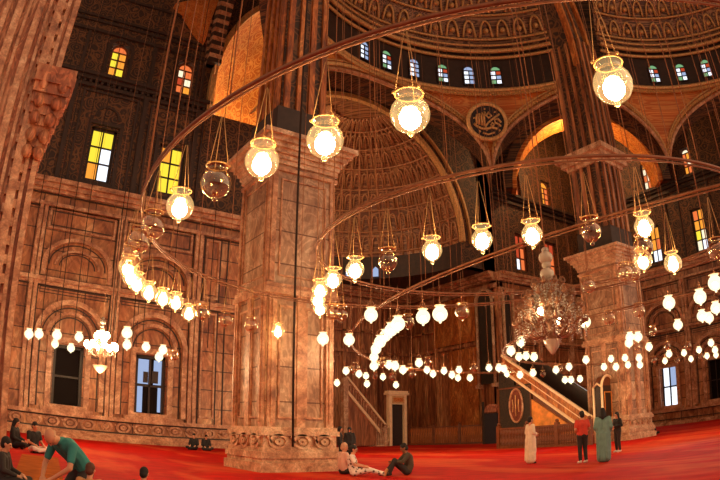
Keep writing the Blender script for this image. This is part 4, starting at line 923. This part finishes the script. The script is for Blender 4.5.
        for S in 'LR':
            e = g('el' + S)
            cap(t, g('sh' + S), e if sleeve == 'long' else (g('sh' + S) * .35 + e * .65), .073, .062)
            if sleeve == 'long': cap(t, e, g('wr' + S), .06, .046)
        skin_build(t, 'top', top, o, .015)
        p = MB()
        for S in 'LR': cap(p, g('hip' + S), g('kn' + S), .108, .08); cap(p, g('kn' + S), g('an' + S) + (g('kn' + S) - g('an' + S)) * .1, .078, .062)
        cap(p, g('hipL'), g('hipR'), .12, .12); cap(p, g('pelvis') + Vector((0, .06, 0)), g('pelvis') - Vector((0, .06, 0)), .13, .13); skin_build(p, 'trousers', bottom, o, .015)
    for S in 'LR':
        an = g('an' + S); ft = Vector(j.get('foot' + S, (1, 0, -.15))).normalized(); s = MB(); cap(s, an - ft * .03 + Vector((0, 0, -.03)), an + ft * .16 + Vector((0, 0, -.032)), .05, .043); skin_build(s, 'shoe', shoes, o, .012)
    return o
POSES = {
 'stand': dict(pelvis=(0, 0, .95), waist=(0, 0, 1.12), chest=(.0, 0, 1.32), neck=(-.005, 0, 1.48), head=(.02, 0, 1.63), shL=(0, .2, 1.42), shR=(0, -.2, 1.42), elL=(-.03, .26, 1.14), elR=(-.03, -.26, 1.14), wrL=(.05, .25, .9), wrR=(.05, -.25, .9), hipL=(0, .095, .92), hipR=(0, -.095, .92), knL=(.02, .1, .5), knR=(.02, -.1, .5), anL=(-.03, .11, .085), anR=(-.03, -.11, .085)),
 'sit': dict(pelvis=(0, 0, .12), waist=(-.03, 0, .29), chest=(-.02, 0, .5), neck=(.0, 0, .66), head=(.04, 0, .8), shL=(-.01, .2, .6), shR=(-.01, -.2, .6), elL=(.05, .26, .33), elR=(.05, -.26, .33), wrL=(.27, .18, .26), wrR=(.27, -.18, .26), hipL=(.02, .1, .11), hipR=(.02, -.1, .11), knL=(.42, .3, .16), knR=(.42, -.3, .16), anL=(.3, -.08, .08), anR=(.22, .06, .08), footL=(.2, -1, 0), footR=(.2, 1, 0)),
 'legs': dict(pelvis=(0, 0, .13), waist=(-.05, 0, .3), chest=(-.07, 0, .5), neck=(-.05, 0, .66), head=(-.01, 0, .8), shL=(-.06, .2, .6), shR=(-.06, -.2, .6), elL=(.06, .25, .35), elR=(.06, -.25, .35), wrL=(.3, .18, .3), wrR=(.3, -.18, .3), hipL=(.03, .1, .12), hipR=(.03, -.1, .12), knL=(.47, .11, .16), knR=(.47, -.11, .2), anL=(.9, .1, .07), anR=(.9, -.1, .07), footL=(.35, 0, 1), footR=(.35, 0, 1)),
 'knees': dict(pelvis=(0, 0, .13), waist=(-.06, 0, .3), chest=(-.03, 0, .52), neck=(.04, 0, .67), head=(.1, 0, .8), shL=(0, .2, .61), shR=(0, -.2, .61), elL=(.2, .26, .4), elR=(.2, -.26, .4), wrL=(.42, .1, .42), wrR=(.42, -.1, .38), hipL=(.03, .1, .12), hipR=(.03, -.1, .12), knL=(.4, .14, .45), knR=(.36, -.14, .38), anL=(.55, .13, .08), anR=(.6, -.13, .08)),
 'kneel': dict(pelvis=(0, 0, .5), waist=(.1, 0, .66), chest=(.3, 0, .82), neck=(.44, 0, .9), head=(.56, 0, .95), look=(.6, 0, -.6), shL=(.36, .22, .84), shR=(.36, -.22, .84), elL=(.42, .28, .55), elR=(.42, -.28, .55), wrL=(.55, .16, .36), wrR=(.55, -.16, .36), hipL=(0, .11, .47), hipR=(0, -.11, .47), knL=(.16, .14, .08), knR=(.16, -.14, .08), anL=(-.3, .14, .07), anR=(-.3, -.14, .07), footL=(-1, 0, -.1), footR=(-1, 0, -.1)),
}
fwd = atan2(FW.y, FW.x)           # heading of someone who looks where the camera looks
AWAY, TO_R, TO_L, TO_C = fwd, fwd - pi / 2, fwd + pi / 2, fwd + pi
def gp(px, py): p = on_z(px, py, 0); return (p.x, p.y, 0)
def gd(px, d): p = at(px, 440, d); return (p.x, p.y, 0)
fold = dict(elL=(-.02, .27, 1.16), elR=(-.02, -.27, 1.16), wrL=(.2, .06, 1.14), wrR=(.2, -.06, 1.08))
person(gp(531, 463.5), TO_R + .25, 'stand', 'standing person in a long cream robe on the open carpet', robe='cloth_cream', hair='hair_black', J=fold, scale=1.05)
person(gp(583, 463), AWAY + .1, 'stand', 'standing person in a red top and dark trousers seen from behind', top='cloth_red', bottom='cloth_dark', hairstyle='bun', shoes='shoe_white', J=dict(elL=(-.02, .27, 1.15), elR=(-.02, -.27, 1.15), wrL=(.16, .12, 1.0), wrR=(.16, -.12, 1.0)), scale=1.06)
person(gp(604, 462), AWAY - .5, 'stand', 'standing person in a long grey green robe beside the red top', robe='cloth_teal', hairstyle='long', J=dict(wrL=(.15, .2, 1.0), wrR=(.15, -.2, 1.0)), scale=1.08)
person(gp(618, 452), TO_L + .3, 'stand', 'standing person in a dark jacket with white shoes', top='cloth_black', sleeve='long', bottom='cloth_dark', hairstyle='long', hair='hair_black', shoes='shoe_white', J=fold, scale=1.0)
person(gd(343.5, 21.3), TO_R + .5, 'sit', 'pale-haired person in white sitting at the foot of the near pillar', top='cloth_pink', sleeve='long', bottom='cloth_dark', hair='hair_grey', hairstyle='short', scale=1.18)
person(gd(354, 20.3), TO_R - .1, 'legs', 'dark-haired person in a spotted white dress sitting with outstretched legs', top='cloth_spotted', sleeve='short', bottom='cloth_spotted', hairstyle='bun', shoes='cloth_tan', scale=1.12)
person(gd(407, 20.6), TO_L + .15, 'knees', 'person in dark clothes sitting with raised knees, facing the seated pair', top='cloth_olive', sleeve='long', bottom='cloth_dark', scale=1.15, skin='skin_dark')
person(gd(340, 29.5), TO_R, 'stand', 'black-clad standing person with long hair at the edge of the massive pillar', top='cloth_black', sleeve='long', bottom='cloth_black', hairstyle='long', scale=1.0)
person(gd(349.5, 31.5), TO_C, 'stand', 'black-robed standing person right behind the pale-haired sitter', robe='cloth_black', scarf='cloth_black', scale=.98)
person(gd(76, 10.9), TO_L + 1.1, 'kneel', 'bald person in a green shirt bending forward over the mat', top='cloth_green', bottom='cloth_dark', hair='hair_grey', hairstyle='bald', scale=1.2, J=dict(pelvis=(-.12, 0, .48), hipL=(-.12, .11, .44), hipR=(-.12, -.11, .44), waist=(0, 0, .66), chest=(.2, 0, .82), neck=(.34, 0, .9), head=(.46, 0, .92), shL=(.24, .25, .82), shR=(.24, -.25, .82), elL=(.34, .32, .52), elR=(.34, -.32, .52), wrL=(.5, .14, .36), wrR=(.5, -.14, .36)))
person(gd(90, 9.6), AWAY, 'sit', 'brown-haired head at the bottom edge in front of the bending person', top='cloth_tan', hair='hair_brown', scale=.86)
person(gd(5, 12.0), TO_R + .3, 'sit', 'dark-haired person sitting before the cut-off pillar, head turned to the mat', top='cloth_dark', sleeve='long', hair='hair_black', scale=1.02)
person(gd(15, 24.6), TO_R + .2, 'sit', 'sitting long-haired person in black on the far side of the mat', top='cloth_black', sleeve='long', bottom='cloth_black', scale=1.25, hairstyle='long')
person(gd(34, 23.2), TO_R - .4, 'sit', 'sitting person in black top and white trousers on the far side of the mat', top='cloth_black', sleeve='short', bottom='cloth_white', scale=1.22, hairstyle='short')
person(gd(144, 10.2), AWAY, 'sit', 'lone dark-haired head at the bottom edge on the red carpet', top='cloth_black', hair='hair_black', scale=.82)
person(gd(194, 40), TO_C, 'sit', 'person in black sitting below the wall between white-paned window and pillar', top='cloth_black', sleeve='long', bottom='cloth_black', scale=1.15)
person(gd(206, 40), TO_C + .5, 'sit', 'person in black sitting against the wall closest to the massive pillar', top='cloth_black', sleeve='long', bottom='cloth_dark', scale=1.1)
person(gd(652, 44), TO_C, 'sit', 'small dark sitting figure beside the foot of the far pillar', top='cloth_black', sleeve='long', bottom='cloth_black', scale=1.1)
# ------------------------------------------------------------------ light and view
wd = bpy.data.worlds.new('world'); SC.world = wd; wd.use_nodes = True
wt = wd.node_tree; bg = wt.nodes['Background']
_tc = wt.nodes.new('ShaderNodeTexCoord'); _sp = wt.nodes.new('ShaderNodeSeparateXYZ'); wt.links.new(_tc.outputs['Generated'], _sp.inputs[0])
_mr = wt.nodes.new('ShaderNodeMapRange'); _mr.inputs[1].default_value = -.7; _mr.inputs[2].default_value = .5; _mr.inputs[3].default_value = .36; _mr.inputs[4].default_value = 1.0; wt.links.new(_sp.outputs[0], _mr.inputs[0]); wt.links.new(_mr.outputs[0], bg.inputs[1])
bg.inputs[0].default_value = (1.0, .66, .43, 1); bg.inputs[1].default_value = .68
SC.view_settings.view_transform = 'Standard'; SC.view_settings.look = 'None'; SC.view_settings.exposure = 0.45; SC.view_settings.gamma = 1.0
SC.cycles.use_denoising = True
SC.cycles.max_bounces = 6; SC.cycles.transparent_max_bounces = 24; SC.cycles.caustics_reflective = False; SC.cycles.caustics_refractive = False

def spot(loc, target, power, deg, col=(1, .9, .8), blend=.6, nm='window_daylight'):
    l = bpy.data.lights.new(nm, 'SPOT'); l.energy = power; l.color = col; l.spot_size = radians(deg); l.spot_blend = blend; l.shadow_soft_size = .5
    o = bpy.data.objects.new(nm, l); COL.objects.link(o); o.location = loc; o.rotation_euler = (Vector(target) - Vector(loc)).to_track_quat('-Z', 'Y').to_euler(); return o
# daylight through the tall windows of the right wall, falling on the carpet
g = on_z(700, 450, 0); spot((62.8, 25.6, 21), (g.x, g.y, 0), 12000, 9)
g = on_z(560, 449, 0); spot((62.8, 31.8, 21), (g.x, g.y, 0), 9000, 8)
g = on_z(460, 452, 0); spot((62.8, 25.6, 21), (g.x, g.y, 0), 12000, 6)
